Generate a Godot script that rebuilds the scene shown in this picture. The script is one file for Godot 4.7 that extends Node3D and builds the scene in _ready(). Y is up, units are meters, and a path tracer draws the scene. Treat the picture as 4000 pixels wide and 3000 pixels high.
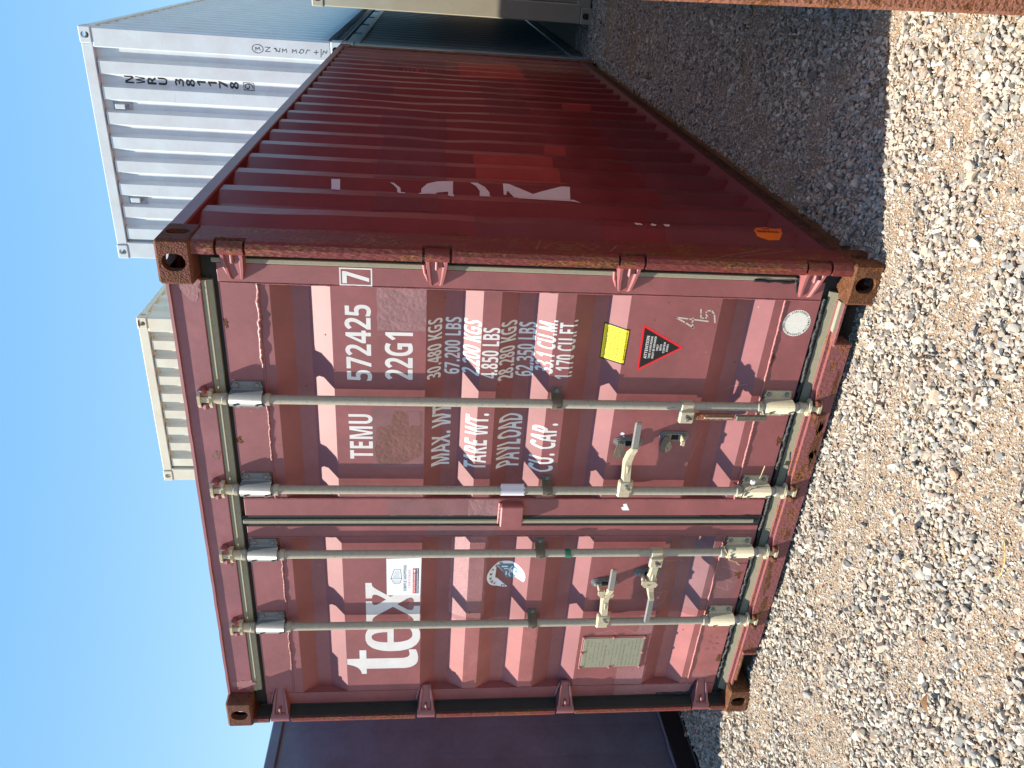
extends Node3D
# A rusty maroon shipping container in a gravel yard, photographed with the camera turned on its side.

var M := {}            # materials
var SANS: SystemFont
var SANSB: SystemFont
var SERIFB: SystemFont
var CAM_POS := Vector3(2.12941, 1.68315, 2.60216)
var CAM_RIGHT := Vector3(0.87448, 0.01806, -0.48472)   # right, up and back of the upright head
var CAM_UP := Vector3(-0.06932, 0.99370, -0.08804)
var CAM_BACK := Vector3(0.48008, 0.11059, 0.87023)
var rng := RandomNumberGenerator.new()

func _ready():
	setup_camera_and_light()
	make_materials()
	make_ground()
	make_red_container()
	make_neighbours()
	make_gravel()
	make_debris()

func setup_camera_and_light():
	var cam := Camera3D.new()
	cam.name = "camera"
	add_child(cam)
	cam.transform = Transform3D(Basis(-CAM_UP, CAM_RIGHT, CAM_BACK).orthonormalized(), CAM_POS)
	cam.fov = 52.147
	cam.near = 0.05
	cam.far = 400.0
	cam.current = true
	var env := Environment.new()
	env.background_mode = Environment.BG_SKY
	var sky := Sky.new()
	var sm := ProceduralSkyMaterial.new()
	sm.sky_top_color = Color(0.37, 0.60, 0.815)
	sm.sky_horizon_color = Color(0.72, 0.85, 0.91)
	sm.sky_curve = 0.2
	sm.ground_bottom_color = Color(0.45, 0.40, 0.34)
	sm.ground_horizon_color = Color(0.62, 0.60, 0.56)
	sm.sun_angle_max = 40.0
	sm.sun_curve = 0.1
	sky.sky_material = sm
	env.sky = sky
	env.background_energy_multiplier = 0.74
	env.tonemap_mode = Environment.TONE_MAPPER_LINEAR
	env.tonemap_exposure = 2.1
	env.sdfgi_enabled = true
	env.ssao_enabled = true
	env.ssil_enabled = true
	var we := WorldEnvironment.new()
	we.name = "environment"
	we.environment = env
	add_child(we)
	var sun := DirectionalLight3D.new()
	sun.name = "sun"
	add_child(sun)
	var s := Vector3(-1.9, 4.04, 1.0).normalized()
	sun.look_at_from_position(s * 20.0, Vector3.ZERO, Vector3.UP)
	sun.light_energy = 1.6
	sun.light_color = Color(1.0, 0.965, 0.905)
	sun.light_angular_distance = 0.53
	sun.shadow_enabled = true

# ---------------------------------------------------------------- textures and materials
func noise_bytes(seed_: int, freq: float, size: int, oct := 4) -> PackedByteArray:
	var n := FastNoiseLite.new()
	n.noise_type = FastNoiseLite.TYPE_SIMPLEX_SMOOTH
	n.seed = seed_
	n.frequency = freq
	n.fractal_octaves = oct
	return n.get_seamless_image(size, size).get_data()

func tex_from(size: int, data: PackedByteArray) -> ImageTexture:
	var im := Image.create_from_data(size, size, false, Image.FORMAT_RGB8, data)
	im.generate_mipmaps()
	return ImageTexture.create_from_image(im)

func tex_mottle(depth := 1.0) -> ImageTexture:
	# weathered paint: broad fading, fine speckle, hairline scratches
	var z := 512
	var a := noise_bytes(3, 0.006, z)
	var b := noise_bytes(5, 0.05, z)
	var c := noise_bytes(9, 0.25, z, 2)
	var im := PackedByteArray()
	im.resize(z * z * 3)
	for i in z * z:
		var v := 0.86 + ((a[i] - 128) * 0.0005 + (b[i] - 128) * 0.00025 + (c[i] - 128) * 0.0003) * depth
		var g := (a[i] - 128) * 0.00012
		im[i * 3] = int(clampf(v, 0, 1) * 255)
		im[i * 3 + 1] = int(clampf(v + g, 0, 1) * 255)
		im[i * 3 + 2] = int(clampf(v + g * 1.3, 0, 1) * 255)
	var r := RandomNumberGenerator.new()
	r.seed = 12
	for k in 46:
		var x := r.randf() * z
		var y := r.randf() * z
		var ang := r.randf() * TAU
		var l := int(r.randf_range(10, 60))
		var add := int(r.randf_range(-26, 26))
		for s in l:
			var xi := posmod(int(x + cos(ang) * s), z)
			var yi := posmod(int(y + sin(ang) * s), z)
			for ch in 3:
				var q := (yi * z + xi) * 3 + ch
				im[q] = clampi(im[q] + add, 0, 255)
	return tex_from(z, im)

func tex_rust(stretch: int, paint: Color, share: float, seed_: int, yellow := 0.5) -> ImageTexture:
	# flaking paint over scaly orange and brown rust; stretch > 1 draws it out along v
	var z := 512
	var a := noise_bytes(seed_, 0.012, z, 5)
	var b := noise_bytes(seed_ + 1, 0.05, z, 4)
	var c := noise_bytes(seed_ + 2, 0.2, z, 2)
	var im := PackedByteArray()
	im.resize(z * z * 3)
	var dark := Color(0.23, 0.115, 0.065)
	var mid := Color(0.40, 0.215, 0.10)
	var hot := Color(0.62, 0.40, 0.15)
	for y in z:
		var ys := (y / stretch) * z if stretch > 1 else y * z
		for x in z:
			var i := y * z + x
			var j := ys + x
			var n := a[j] / 255.0 * 0.62 + b[j] / 255.0 * 0.38
			var f := c[i] / 255.0
			var col: Color
			if n > 1.0 - share:
				col = mid.lerp(dark, clampf((n - (1.0 - share)) * 7.0, 0, 1))
				if f + n * yellow > 0.93:
					col = col.lerp(hot, 0.75)
			else:
				col = paint
				if n > 1.0 - share - 0.035:
					col = col.lerp(hot, 0.35)
			var k := 0.84 + f * 0.3
			im[i * 3] = int(clampf(col.r * k, 0, 1) * 255)
			im[i * 3 + 1] = int(clampf(col.g * k, 0, 1) * 255)
			im[i * 3 + 2] = int(clampf(col.b * k, 0, 1) * 255)
	return tex_from(z, im)

func tex_speck(base: Color, spot: Color, seed_: int, cut: float) -> ImageTexture:
	var z := 512
	var a := noise_bytes(seed_, 0.02, z, 4)
	var c := noise_bytes(seed_ + 7, 0.16, z, 3)
	var im := PackedByteArray()
	im.resize(z * z * 3)
	for i in z * z:
		var n := a[i] / 255.0
		var f := c[i] / 255.0
		var k := clampf((f * 0.6 + n * 0.4 - cut) * 9.0, 0.0, 1.0)
		var col := base.lerp(spot, k * 0.8) * (0.9 + n * 0.16)
		im[i * 3] = int(clampf(col.r, 0, 1) * 255)
		im[i * 3 + 1] = int(clampf(col.g, 0, 1) * 255)
		im[i * 3 + 2] = int(clampf(col.b, 0, 1) * 255)
	return tex_from(z, im)

func bump(seed_: int, freq: float, strength: float, oct := 3) -> ImageTexture:
	var n := FastNoiseLite.new()
	n.seed = seed_
	n.frequency = freq
	n.fractal_octaves = oct
	var im := n.get_seamless_image(512, 512)
	im.convert(Image.FORMAT_RGBA8)
	im.bump_map_to_normal_map(strength)
	return ImageTexture.create_from_image(im)

func mat(key: String, col: Color, rough := 0.6, tex: Texture2D = null, scale := 1.0, nrm: Texture2D = null, nstr := 0.5, metal := 0.0) -> StandardMaterial3D:
	var m := StandardMaterial3D.new()
	m.resource_name = key
	m.albedo_color = col
	m.roughness = rough
	m.metallic = metal
	if tex:
		m.albedo_texture = tex
	if nrm:
		m.normal_enabled = true
		m.normal_texture = nrm
		m.normal_scale = nstr
	if tex or nrm:
		m.uv1_triplanar = true
		m.uv1_world_triplanar = true
		m.uv1_scale = Vector3.ONE * scale
	M[key] = m
	return m

func make_materials():
	SANS = SystemFont.new()
	SANS.font_names = PackedStringArray(["Droid Sans"])
	SANSB = SystemFont.new()
	SANSB.font_names = PackedStringArray(["Droid Sans"])
	SANSB.font_weight = 700
	SERIFB = SystemFont.new()
	SERIFB.font_names = PackedStringArray(["Droid Serif"])
	SERIFB.font_weight = 700
	var mot := tex_mottle()
	var soft := tex_mottle(0.3)
	var wob := bump(21, 0.012, 6.0)
	var scaly := bump(22, 0.08, 10.0, 4)
	var wob2 := bump(27, 0.035, 8.0, 2)
	var fine := bump(23, 0.2, 4.0, 2)
	var red := Color(0.50, 0.185, 0.18)
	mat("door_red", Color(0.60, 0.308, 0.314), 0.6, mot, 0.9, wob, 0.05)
	mat("frame_red", Color(0.585, 0.308, 0.325), 0.55, mot, 1.1, wob, 0.08)
	M.door_red.metallic_specular = 0.9
	M.frame_red.metallic_specular = 0.8
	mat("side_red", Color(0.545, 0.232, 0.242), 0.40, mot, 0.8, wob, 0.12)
	mat("side_mauve", Color(0.50, 0.25, 0.27), 0.5, mot, 0.9)
	mat("side_bright", Color(0.72, 0.31, 0.28), 0.5, mot, 1.3)
	mat("mauve", Color(0.66, 0.43, 0.44), 0.7, mot, 1.6, scaly, 0.06)
	mat("mauve_dark", Color(0.55, 0.335, 0.35), 0.7, mot, 1.6)
	mat("patch_grey", Color(0.63, 0.44, 0.45), 0.75, mot, 2.0, wob2, 0.16)
	mat("patch_brown", Color(0.50, 0.285, 0.25), 0.75, mot, 2.0, wob2, 0.14)
	mat("patch_pink", Color(0.70, 0.39, 0.375), 0.6, mot, 1.5)
	for k in ["mauve", "mauve_dark", "patch_grey", "patch_brown", "patch_pink"]:
		M[k].metallic_specular = 0.8
	M.mauve.roughness = 0.6
	M.mauve_dark.roughness = 0.6
	mat("rust", Color(0.88, 0.86, 0.86), 0.85, tex_rust(1, Color(0.43, 0.22, 0.18), 0.52, 31), 2.6, scaly, 0.4)
	mat("rust_light", Color(0.92, 0.88, 0.84), 0.85, tex_rust(1, Color(0.46, 0.31, 0.19), 0.60, 41, 0.62), 3.2, scaly, 0.4)
	mat("post_rust", Color(1, 1, 1), 0.6, tex_rust(1, Color(0.42, 0.165, 0.145), 0.40, 51), 1.0, scaly, 0.14)
	M.post_rust.uv1_scale = Vector3(2.4, 0.55, 2.4)
	mat("sill_rust", Color(1, 1, 1), 0.75, tex_rust(1, Color(0.49, 0.275, 0.27), 0.31, 61), 1.2, scaly, 0.12)
	mat("rail_rust", Color(1, 1, 1), 0.8, tex_rust(1, Color(0.26, 0.15, 0.12), 0.50, 71), 1.4, scaly, 0.6)
	mat("tan_rust", Color(1, 1, 1), 0.8, tex_rust(1, Color(0.52, 0.33, 0.25), 0.40, 81), 1.4, scaly, 0.4)
	mat("rod", Color(1, 1, 1), 0.7, tex_speck(Color(0.66, 0.635, 0.57), Color(0.38, 0.37, 0.35), 91, 0.57), 3.0, fine, 0.2)
	mat("hardware", Color(1, 1, 1), 0.5, tex_speck(Color(0.74, 0.70, 0.59), Color(0.45, 0.39, 0.30), 95, 0.58), 4.0, fine, 0.3)
	mat("galvanised", Color(1, 1, 1), 0.45, tex_speck(Color(0.50, 0.50, 0.49), Color(0.33, 0.33, 0.33), 99, 0.56), 5.0, fine, 0.2, 0.1)
	mat("old_steel", Color(1, 1, 1), 0.6, tex_speck(Color(0.44, 0.41, 0.36), Color(0.28, 0.22, 0.16), 103, 0.52), 5.0, fine, 0.5, 0.2)
	mat("gasket_light", Color(1, 1, 1), 0.8, tex_speck(Color(0.58, 0.57, 0.49), Color(0.44, 0.43, 0.36), 107, 0.6), 3.0)
	mat("gasket_old", Color(1, 1, 1), 0.85, tex_speck(Color(0.47, 0.45, 0.37), Color(0.33, 0.31, 0.25), 109, 0.56), 3.0)
	mat("gasket_dark", Color(0.17, 0.18, 0.175), 0.8, mot, 2.0)
	mat("sealant", Color(0.06, 0.068, 0.08), 0.6)
	mat("white_letter", Color(0.98, 0.975, 0.965), 0.6, soft, 1.6)
	mat("chalk", Color(0.72, 0.66, 0.62), 0.9)
	mat("chalk_dim", Color(0.62, 0.47, 0.46), 0.9)
	mat("ink", Color(0.05, 0.06, 0.09), 0.6)
	mat("navy", Color(0.10, 0.10, 0.24), 0.6)
	mat("sticker_white", Color(0.90, 0.93, 0.95), 0.45)
	mat("sticker_red", Color(0.86, 0.24, 0.15), 0.5)
	mat("sticker_yellow", Color(0.93, 0.85, 0.06), 0.5)
	mat("sticker_black", Color(0.075, 0.075, 0.085), 0.45)
	mat("border_red", Color(0.88, 0.10, 0.15), 0.5)
	mat("sticker_teal", Color(0.38, 0.50, 0.55), 0.5)
	mat("sticker_worn", Color(1, 1, 1), 0.6, tex_speck(Color(0.88, 0.87, 0.83), Color(0.62, 0.48, 0.36), 111, 0.66), 8.0)
	mat("orange", Color(0.93, 0.45, 0.12), 0.5)
	mat("plate", Color(1, 1, 1), 0.5, tex_speck(Color(0.60, 0.60, 0.52), Color(0.45, 0.32, 0.16), 115, 0.66), 9.0, fine, 0.6, 0.2)
	mat("plate_text", Color(0.47, 0.47, 0.41), 0.6)
	mat("green_tape", Color(0.10, 0.42, 0.33), 0.6)
	mat("paper", Color(0.80, 0.79, 0.82), 0.8)
	mat("wire", Color(0.75, 0.68, 0.52), 0.7)
	mat("black_wire", Color(0.06, 0.05, 0.05), 0.5)
	mat("white_paint", Color(0.885, 0.93, 0.94), 0.42, soft, 0.7)
	mat("teal_paint", Color(0.58, 0.66, 0.67), 0.34, soft, 0.7)
	mat("cream_paint", Color(0.985, 0.955, 0.86), 0.45, soft, 0.7)
	mat("cream_rust", Color(1, 1, 1), 0.7, tex_rust(1, Color(0.86, 0.82, 0.72), 0.30, 121), 2.0)
	mat("beige_paint", Color(0.80, 0.77, 0.67), 0.45, soft, 0.7)
	mat("dark_paint", Color(0.435, 0.46, 0.535), 0.3, mot, 0.7, wob, 0.1)
	mat("dark_rail", Color(0.135, 0.125, 0.14), 0.5, mot, 0.8)
	mat("vent_frame", Color(0.62, 0.65, 0.66), 0.4)
	mat("dark_hole", Color(0.03, 0.03, 0.035), 0.9)
	mat("sand", Color(1, 1, 1), 0.95, tex_speck(Color(0.585, 0.50, 0.405), Color(0.475, 0.38, 0.29), 131, 0.5), 1.1, fine, 0.9)
	mat("straw", Color(0.80, 0.68, 0.42), 0.8)
	mat("dead_leaf", Color(0.42, 0.30, 0.18), 0.8)
	mat("twig", Color(0.30, 0.21, 0.15), 0.9)
	var sm := StandardMaterial3D.new()
	sm.resource_name = "stone"
	sm.vertex_color_use_as_albedo = true
	sm.albedo_texture = tex_speck(Color(0.97, 0.96, 0.95), Color(0.70, 0.67, 0.64), 141, 0.55)
	sm.uv1_triplanar = true
	sm.uv1_world_triplanar = true
	sm.uv1_scale = Vector3.ONE * 9.0
	sm.roughness = 0.92
	M["stone"] = sm

# ---------------------------------------------------------------- mesh helpers
func nb() -> SurfaceTool:
	var st := SurfaceTool.new()
	st.begin(Mesh.PRIMITIVE_TRIANGLES)
	st.set_smooth_group(-1)
	return st

func fin(st: SurfaceTool) -> ArrayMesh:
	st.generate_normals()
	return st.commit()

func put(parent: Node3D, called: String, shape, m: Material, at := Transform3D.IDENTITY) -> MeshInstance3D:
	var o := MeshInstance3D.new()
	o.name = called
	o.mesh = fin(shape) if shape is SurfaceTool else shape
	o.material_override = m
	o.transform = at
	parent.add_child(o, true)
	return o

func thing(called: String, label: String, category: String, at := Vector3.ZERO, group := "") -> Node3D:
	var o := Node3D.new()
	o.name = called
	add_child(o, true)
	o.position = at
	tag(o, label, category, group)
	return o

func tag(o: Node, label: String, category: String, group := ""):
	o.set_meta("label", label)
	o.set_meta("category", category)
	if group != "":
		o.set_meta("group", group)

func tri(st: SurfaceTool, a: Vector3, b: Vector3, c: Vector3):
	st.add_vertex(a)
	st.add_vertex(b)
	st.add_vertex(c)

func quad(st: SurfaceTool, a: Vector3, b: Vector3, c: Vector3, d: Vector3):
	tri(st, a, b, c)
	tri(st, a, c, d)

func cbox(st: SurfaceTool, lo: Vector3, hi: Vector3, bev := 0.002, xf := Transform3D.IDENTITY):
	# a box with chamfered edges
	var c := (lo + hi) * 0.5
	var h := (hi - lo).abs() * 0.5
	var b := minf(bev, minf(h.x, minf(h.y, h.z)) * 0.9)
	var p := func(sx, sy, sz, ax):
		var v := Vector3(sx * h.x, sy * h.y, sz * h.z)
		if ax != 0: v.x -= sx * b
		if ax != 1: v.y -= sy * b
		if ax != 2: v.z -= sz * b
		return xf * (c + v)
	var s := [[-1, -1], [1, -1], [1, 1], [-1, 1]]
	for k in [-1, 1]:
		quad(st, p.call(k, s[0][0], s[0][1], 0), p.call(k, s[1][0], s[1][1], 0), p.call(k, s[2][0], s[2][1], 0), p.call(k, s[3][0], s[3][1], 0))
		quad(st, p.call(s[0][0], k, s[0][1], 1), p.call(s[1][0], k, s[1][1], 1), p.call(s[2][0], k, s[2][1], 1), p.call(s[3][0], k, s[3][1], 1))
		quad(st, p.call(s[0][0], s[0][1], k, 2), p.call(s[1][0], s[1][1], k, 2), p.call(s[2][0], s[2][1], k, 2), p.call(s[3][0], s[3][1], k, 2))
	for a in [-1, 1]:
		for e in [-1, 1]:
			quad(st, p.call(a, e, -1, 0), p.call(a, e, 1, 0), p.call(a, e, 1, 1), p.call(a, e, -1, 1))
			quad(st, p.call(a, -1, e, 0), p.call(a, 1, e, 0), p.call(a, 1, e, 2), p.call(a, -1, e, 2))
			quad(st, p.call(-1, a, e, 1), p.call(1, a, e, 1), p.call(1, a, e, 2), p.call(-1, a, e, 2))
			for g in [-1, 1]:
				tri(st, p.call(a, e, g, 0), p.call(a, e, g, 1), p.call(a, e, g, 2))

func bx(x0: float, x1: float, y0: float, y1: float, z0: float, z1: float, bev := 0.002) -> SurfaceTool:
	var st := nb()
	cbox(st, Vector3(x0, y0, z0), Vector3(x1, y1, z1), bev)
	return st

func prism(st: SurfaceTool, poly: PackedVector2Array, d0: float, d1: float, xf := Transform3D.IDENTITY, bev := 0.0):
	# polygon in local xy, extruded along local z; bev shrinks the d1 face
	var n := poly.size()
	var top := poly
	var dm := d1
	if bev > 0.0:
		var sh := Geometry2D.offset_polygon(poly, -bev)
		if sh.size() == 1 and sh[0].size() == n:
			# keep the same starting corner
			var best := 0
			for k in n:
				if sh[0][k].distance_to(poly[0]) < sh[0][best].distance_to(poly[0]):
					best = k
			var t2 := PackedVector2Array()
			var same := Geometry2D.is_polygon_clockwise(sh[0]) == Geometry2D.is_polygon_clockwise(poly)
			for k in n:
				t2.append(sh[0][posmod(best + (k if same else -k), n)])
			top = t2
			dm = d1 - bev * signf(d1 - d0)
	for i in n:
		var j := (i + 1) % n
		quad(st, xf * Vector3(poly[i].x, poly[i].y, d0), xf * Vector3(poly[j].x, poly[j].y, d0), xf * Vector3(poly[j].x, poly[j].y, dm), xf * Vector3(poly[i].x, poly[i].y, dm))
		if bev > 0.0:
			quad(st, xf * Vector3(poly[i].x, poly[i].y, dm), xf * Vector3(poly[j].x, poly[j].y, dm), xf * Vector3(top[j].x, top[j].y, d1), xf * Vector3(top[i].x, top[i].y, d1))
	var t := Geometry2D.triangulate_polygon(poly)
	for k in range(0, t.size(), 3):
		tri(st, xf * Vector3(poly[t[k]].x, poly[t[k]].y, d0), xf * Vector3(poly[t[k + 1]].x, poly[t[k + 1]].y, d0), xf * Vector3(poly[t[k + 2]].x, poly[t[k + 2]].y, d0))
	t = Geometry2D.triangulate_polygon(top)
	for k in range(0, t.size(), 3):
		tri(st, xf * Vector3(top[t[k]].x, top[t[k]].y, d1), xf * Vector3(top[t[k + 1]].x, top[t[k + 1]].y, d1), xf * Vector3(top[t[k + 2]].x, top[t[k + 2]].y, d1))

func plan() -> Transform3D:
	# local x -> x, local y -> z, extrusion -> y
	return Transform3D(Basis(Vector3(1, 0, 0), Vector3(0, 0, 1), Vector3(0, 1, 0)), Vector3.ZERO)

func tube(st: SurfaceTool, pts: Array, r, n := 12, caps := true):
	# r: one radius or a list; smooth round the tube
	var rings := []
	for i in pts.size():
		var d: Vector3 = (pts[mini(i + 1, pts.size() - 1)] - pts[maxi(i - 1, 0)]).normalized()
		if d.length() < 0.5:
			d = Vector3.UP
		var u := d.cross(Vector3(0.31, 0.17, 0.93)).normalized()
		var v := d.cross(u)
		var rr: float = r[i] if r is Array else r
		var ring := []
		for k in n:
			var a := TAU * k / n
			ring.append(pts[i] + (u * cos(a) + v * sin(a)) * rr)
		rings.append(ring)
	st.set_smooth_group(1)
	for i in pts.size() - 1:
		if r is Array and pts[i].distance_to(pts[i + 1]) < 0.004:
			st.set_smooth_group(-1)
		else:
			st.set_smooth_group(1 + i)
		for k in n:
			var j := (k + 1) % n
			quad(st, rings[i][k], rings[i][j], rings[i + 1][j], rings[i + 1][k])
	st.set_smooth_group(-1)
	if caps:
		for k in range(1, n - 1):
			tri(st, rings[0][0], rings[0][k], rings[0][k + 1])
			tri(st, rings[-1][0], rings[-1][k], rings[-1][k + 1])

func ngon(cx: float, cy: float, r: float, n: int, turn := 0.0, sy := 1.0) -> PackedVector2Array:
	var p := PackedVector2Array()
	for k in n:
		var a := TAU * k / n + turn
		p.append(Vector2(cx + cos(a) * r, cy + sin(a) * r * sy))
	return p

func stadium(hw: float, hh: float, n := 6) -> PackedVector2Array:
	# rounded slot, hw half width, hh half height, round at the short ends
	var p := PackedVector2Array()
	var r := minf(hw, hh)
	for q in 4:
		var sx := 1.0 if q == 0 or q == 3 else -1.0
		var sy := 1.0 if q < 2 else -1.0
		for k in n + 1:
			var a := q * PI / 2 + PI / 2 * k / n
			p.append(Vector2(sx * (hw - r) + cos(a) * r, sy * (hh - r) + sin(a) * r))
	return p

func face_with_hole(st: SurfaceTool, hw: float, hh: float, hole: PackedVector2Array, depth: float, xf: Transform3D):
	var n := hole.size()
	var outer := PackedVector2Array()
	for p in hole:
		var d := p.normalized()
		var s: float = minf(hw / maxf(absf(d.x), 1e-6), hh / maxf(absf(d.y), 1e-6))
		outer.append(d * s)
	# snap the nearest outer points to the corners
	for cx in [-1, 1]:
		for cy in [-1, 1]:
			var c := Vector2(cx * hw, cy * hh)
			var best := 0
			for k in n:
				if outer[k].distance_to(c) < outer[best].distance_to(c):
					best = k
			outer[best] = c
	for i in n:
		var j := (i + 1) % n
		if hole[i].distance_to(hole[j]) < 1e-6 and outer[i].distance_to(outer[j]) < 1e-6:
			continue
		quad(st, xf * Vector3(hole[i].x, hole[i].y, 0), xf * Vector3(hole[j].x, hole[j].y, 0), xf * Vector3(outer[j].x, outer[j].y, 0), xf * Vector3(outer[i].x, outer[i].y, 0))
		quad(st, xf * Vector3(hole[i].x, hole[i].y, 0), xf * Vector3(hole[j].x, hole[j].y, 0), xf * Vector3(hole[j].x, hole[j].y, -depth), xf * Vector3(hole[i].x, hole[i].y, -depth))

func casting(side: float, upper: bool) -> ArrayMesh:
	# corner casting, 162 x 118 x 178 mm, open inside; origin at its outer lower front corner; side +1: body lies towards -x
	var st := nb()
	var w := 0.162
	var h := 0.118
	var d := 0.178
	var b := 0.009
	var cx := -side * w / 2
	# faces are inset by the chamfer b
	face_with_hole(st, w / 2 - b, h / 2 - b, stadium(0.031, 0.0395), 0.03, Transform3D(Basis(Vector3.RIGHT, Vector3.UP, Vector3.BACK), Vector3(cx, h / 2, 0)))
	face_with_hole(st, d / 2 - b, h / 2 - b, stadium(0.026, 0.0395), 0.03, Transform3D(Basis(Vector3(0, 0, -side), Vector3.UP, Vector3(side, 0, 0)), Vector3(0, h / 2, -d / 2)))
	if upper:
		face_with_hole(st, w / 2 - b, d / 2 - b, stadium(0.032, 0.062), 0.028, Transform3D(Basis(Vector3.RIGHT, Vector3(0, 0, -1), Vector3.UP), Vector3(cx, h, -d / 2)))
	else:
		face_with_hole(st, w / 2 - b, d / 2 - b, stadium(0.032, 0.062), 0.028, Transform3D(Basis(Vector3.RIGHT, Vector3(0, 0, 1), Vector3.DOWN), Vector3(cx, 0, -d / 2)))
	var x0 := minf(0, -side * w)
	var x1 := maxf(0, -side * w)
	var lo := Vector3(x0, 0, -d)
	var hi := Vector3(x1, h, 0)
	var q := func(sx, sy, sz, ax):
		var v := Vector3(hi.x if sx > 0 else lo.x, hi.y if sy > 0 else lo.y, hi.z if sz > 0 else lo.z)
		if ax != 0: v.x -= sx * b
		if ax != 1: v.y -= sy * b
		if ax != 2: v.z -= sz * b
		return v
	for e in [[-1, -1], [1, -1], [-1, 1], [1, 1]]:
		quad(st, q.call(e[0], e[1], -1, 0), q.call(e[0], e[1], 1, 0), q.call(e[0], e[1], 1, 1), q.call(e[0], e[1], -1, 1))
		quad(st, q.call(e[0], -1, e[1], 0), q.call(e[0], 1, e[1], 0), q.call(e[0], 1, e[1], 2), q.call(e[0], -1, e[1], 2))
		quad(st, q.call(-1, e[0], e[1], 1), q.call(1, e[0], e[1], 1), q.call(1, e[0], e[1], 2), q.call(-1, e[0], e[1], 2))
		for g in [-1, 1]:
			tri(st, q.call(e[0], e[1], g, 0), q.call(e[0], e[1], g, 1), q.call(e[0], e[1], g, 2))
	# the two closed faces
	var s := [[-1, -1], [1, -1], [1, 1], [-1, 1]]
	quad(st, q.call(-side, s[0][0], s[0][1], 0), q.call(-side, s[1][0], s[1][1], 0), q.call(-side, s[2][0], s[2][1], 0), q.call(-side, s[3][0], s[3][1], 0))
	quad(st, q.call(s[0][0], s[0][1], -1, 2), q.call(s[1][0], s[1][1], -1, 2), q.call(s[2][0], s[2][1], -1, 2), q.call(s[3][0], s[3][1], -1, 2))
	var cap := -1 if upper else 1
	quad(st, q.call(s[0][0], cap, s[0][1], 1), q.call(s[1][0], cap, s[1][1], 1), q.call(s[2][0], cap, s[2][1], 1), q.call(s[3][0], cap, s[3][1], 1))
	return fin(st)

func cast_of(side: int, y: float) -> ArrayMesh:
	# shared castings: upper ones are open above, lower ones below
	var key := side * (2 if y > 0.5 else 1)
	if not CASTS.has(key):
		CASTS[key] = casting(side, y > 0.5)
	return CASTS[key]
var CASTS := {}

# ---------------------------------------------------------------- print that follows a folded surface
func text_tris(text: String, font: Font) -> Array:
	# triangles of the text, scaled to the unit square
	var t := TextMesh.new()
	t.font = font
	t.text = text
	t.depth = 0.0
	t.font_size = 64
	t.pixel_size = 0.01
	t.curve_step = 2.0
	var a := t.get_mesh_arrays()
	var v: PackedVector3Array = a[Mesh.ARRAY_VERTEX]
	var idx: PackedInt32Array = a[Mesh.ARRAY_INDEX]
	var lo := Vector2(1e9, 1e9)
	var hi := -lo
	for p in v:
		lo = lo.min(Vector2(p.x, p.y))
		hi = hi.max(Vector2(p.x, p.y))
	var out := []
	for k in range(0, idx.size(), 3):
		var tr := []
		for e in 3:
			var p := v[idx[k + e]]
			tr.append((Vector2(p.x, p.y) - lo) / (hi - lo))
		out.append(tr)
	return out

func fit(tris: Array, x0: float, y0: float, x1: float, y1: float, turn := 0.0) -> Array:
	# to the box x0..x1, y0..y1, turned about its middle
	var c := Vector2((x0 + x1) / 2, (y0 + y1) / 2)
	var out := []
	for t in tris:
		var r := []
		for p in t:
			r.append(c + Vector2((p.x - 0.5) * (x1 - x0), (p.y - 0.5) * (y1 - y0)).rotated(turn))
		out.append(r)
	return out

func poly_tris(poly: PackedVector2Array) -> Array:
	var out := []
	var t := Geometry2D.triangulate_polygon(poly)
	for k in range(0, t.size(), 3):
		out.append([poly[t[k]], poly[t[k + 1]], poly[t[k + 2]]])
	return out

func ribbon(pts: Array, w: float) -> Array:
	# a drawn stroke
	var out := []
	for i in pts.size() - 1:
		var a: Vector2 = pts[i]
		var b: Vector2 = pts[i + 1]
		var n := (b - a).normalized().orthogonal() * w / 2
		var e := (b - a).normalized() * w * 0.3
		out.append([a - n - e, a + n - e, b + n + e])
		out.append([a - n - e, b + n + e, b - n + e])
	return out

func clip_half(poly: Array, axis: int, at: float, keep_above: bool) -> Array:
	var out := []
	for i in poly.size():
		var a: Vector2 = poly[i]
		var b: Vector2 = poly[(i + 1) % poly.size()]
		var da := a[axis] - at
		var db := b[axis] - at
		if not keep_above:
			da = -da
			db = -db
		if da >= 0:
			out.append(a)
		if (da > 0 and db < 0) or (da < 0 and db > 0):
			out.append(a.lerp(b, da / (da - db)))
	return out

func lay(st: SurfaceTool, tris: Array, axis: int, creases: Array, place: Callable):
	# cuts triangles at the surface's creases and lays them on it
	for t in tris:
		var lo := minf(t[0][axis], minf(t[1][axis], t[2][axis]))
		var hi := maxf(t[0][axis], maxf(t[1][axis], t[2][axis]))
		var cuts := [lo]
		for c in creases:
			if c > lo + 1e-5 and c < hi - 1e-5:
				cuts.append(c)
		cuts.append(hi)
		cuts.sort()
		for k in cuts.size() - 1:
			var p: Array = t
			if cuts.size() > 2:
				p = clip_half(clip_half(t, axis, cuts[k], true), axis, cuts[k + 1], false)
			for e in range(1, p.size() - 1):
				tri(st, place.call(p[0]), place.call(p[e]), place.call(p[e + 1]))

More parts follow.
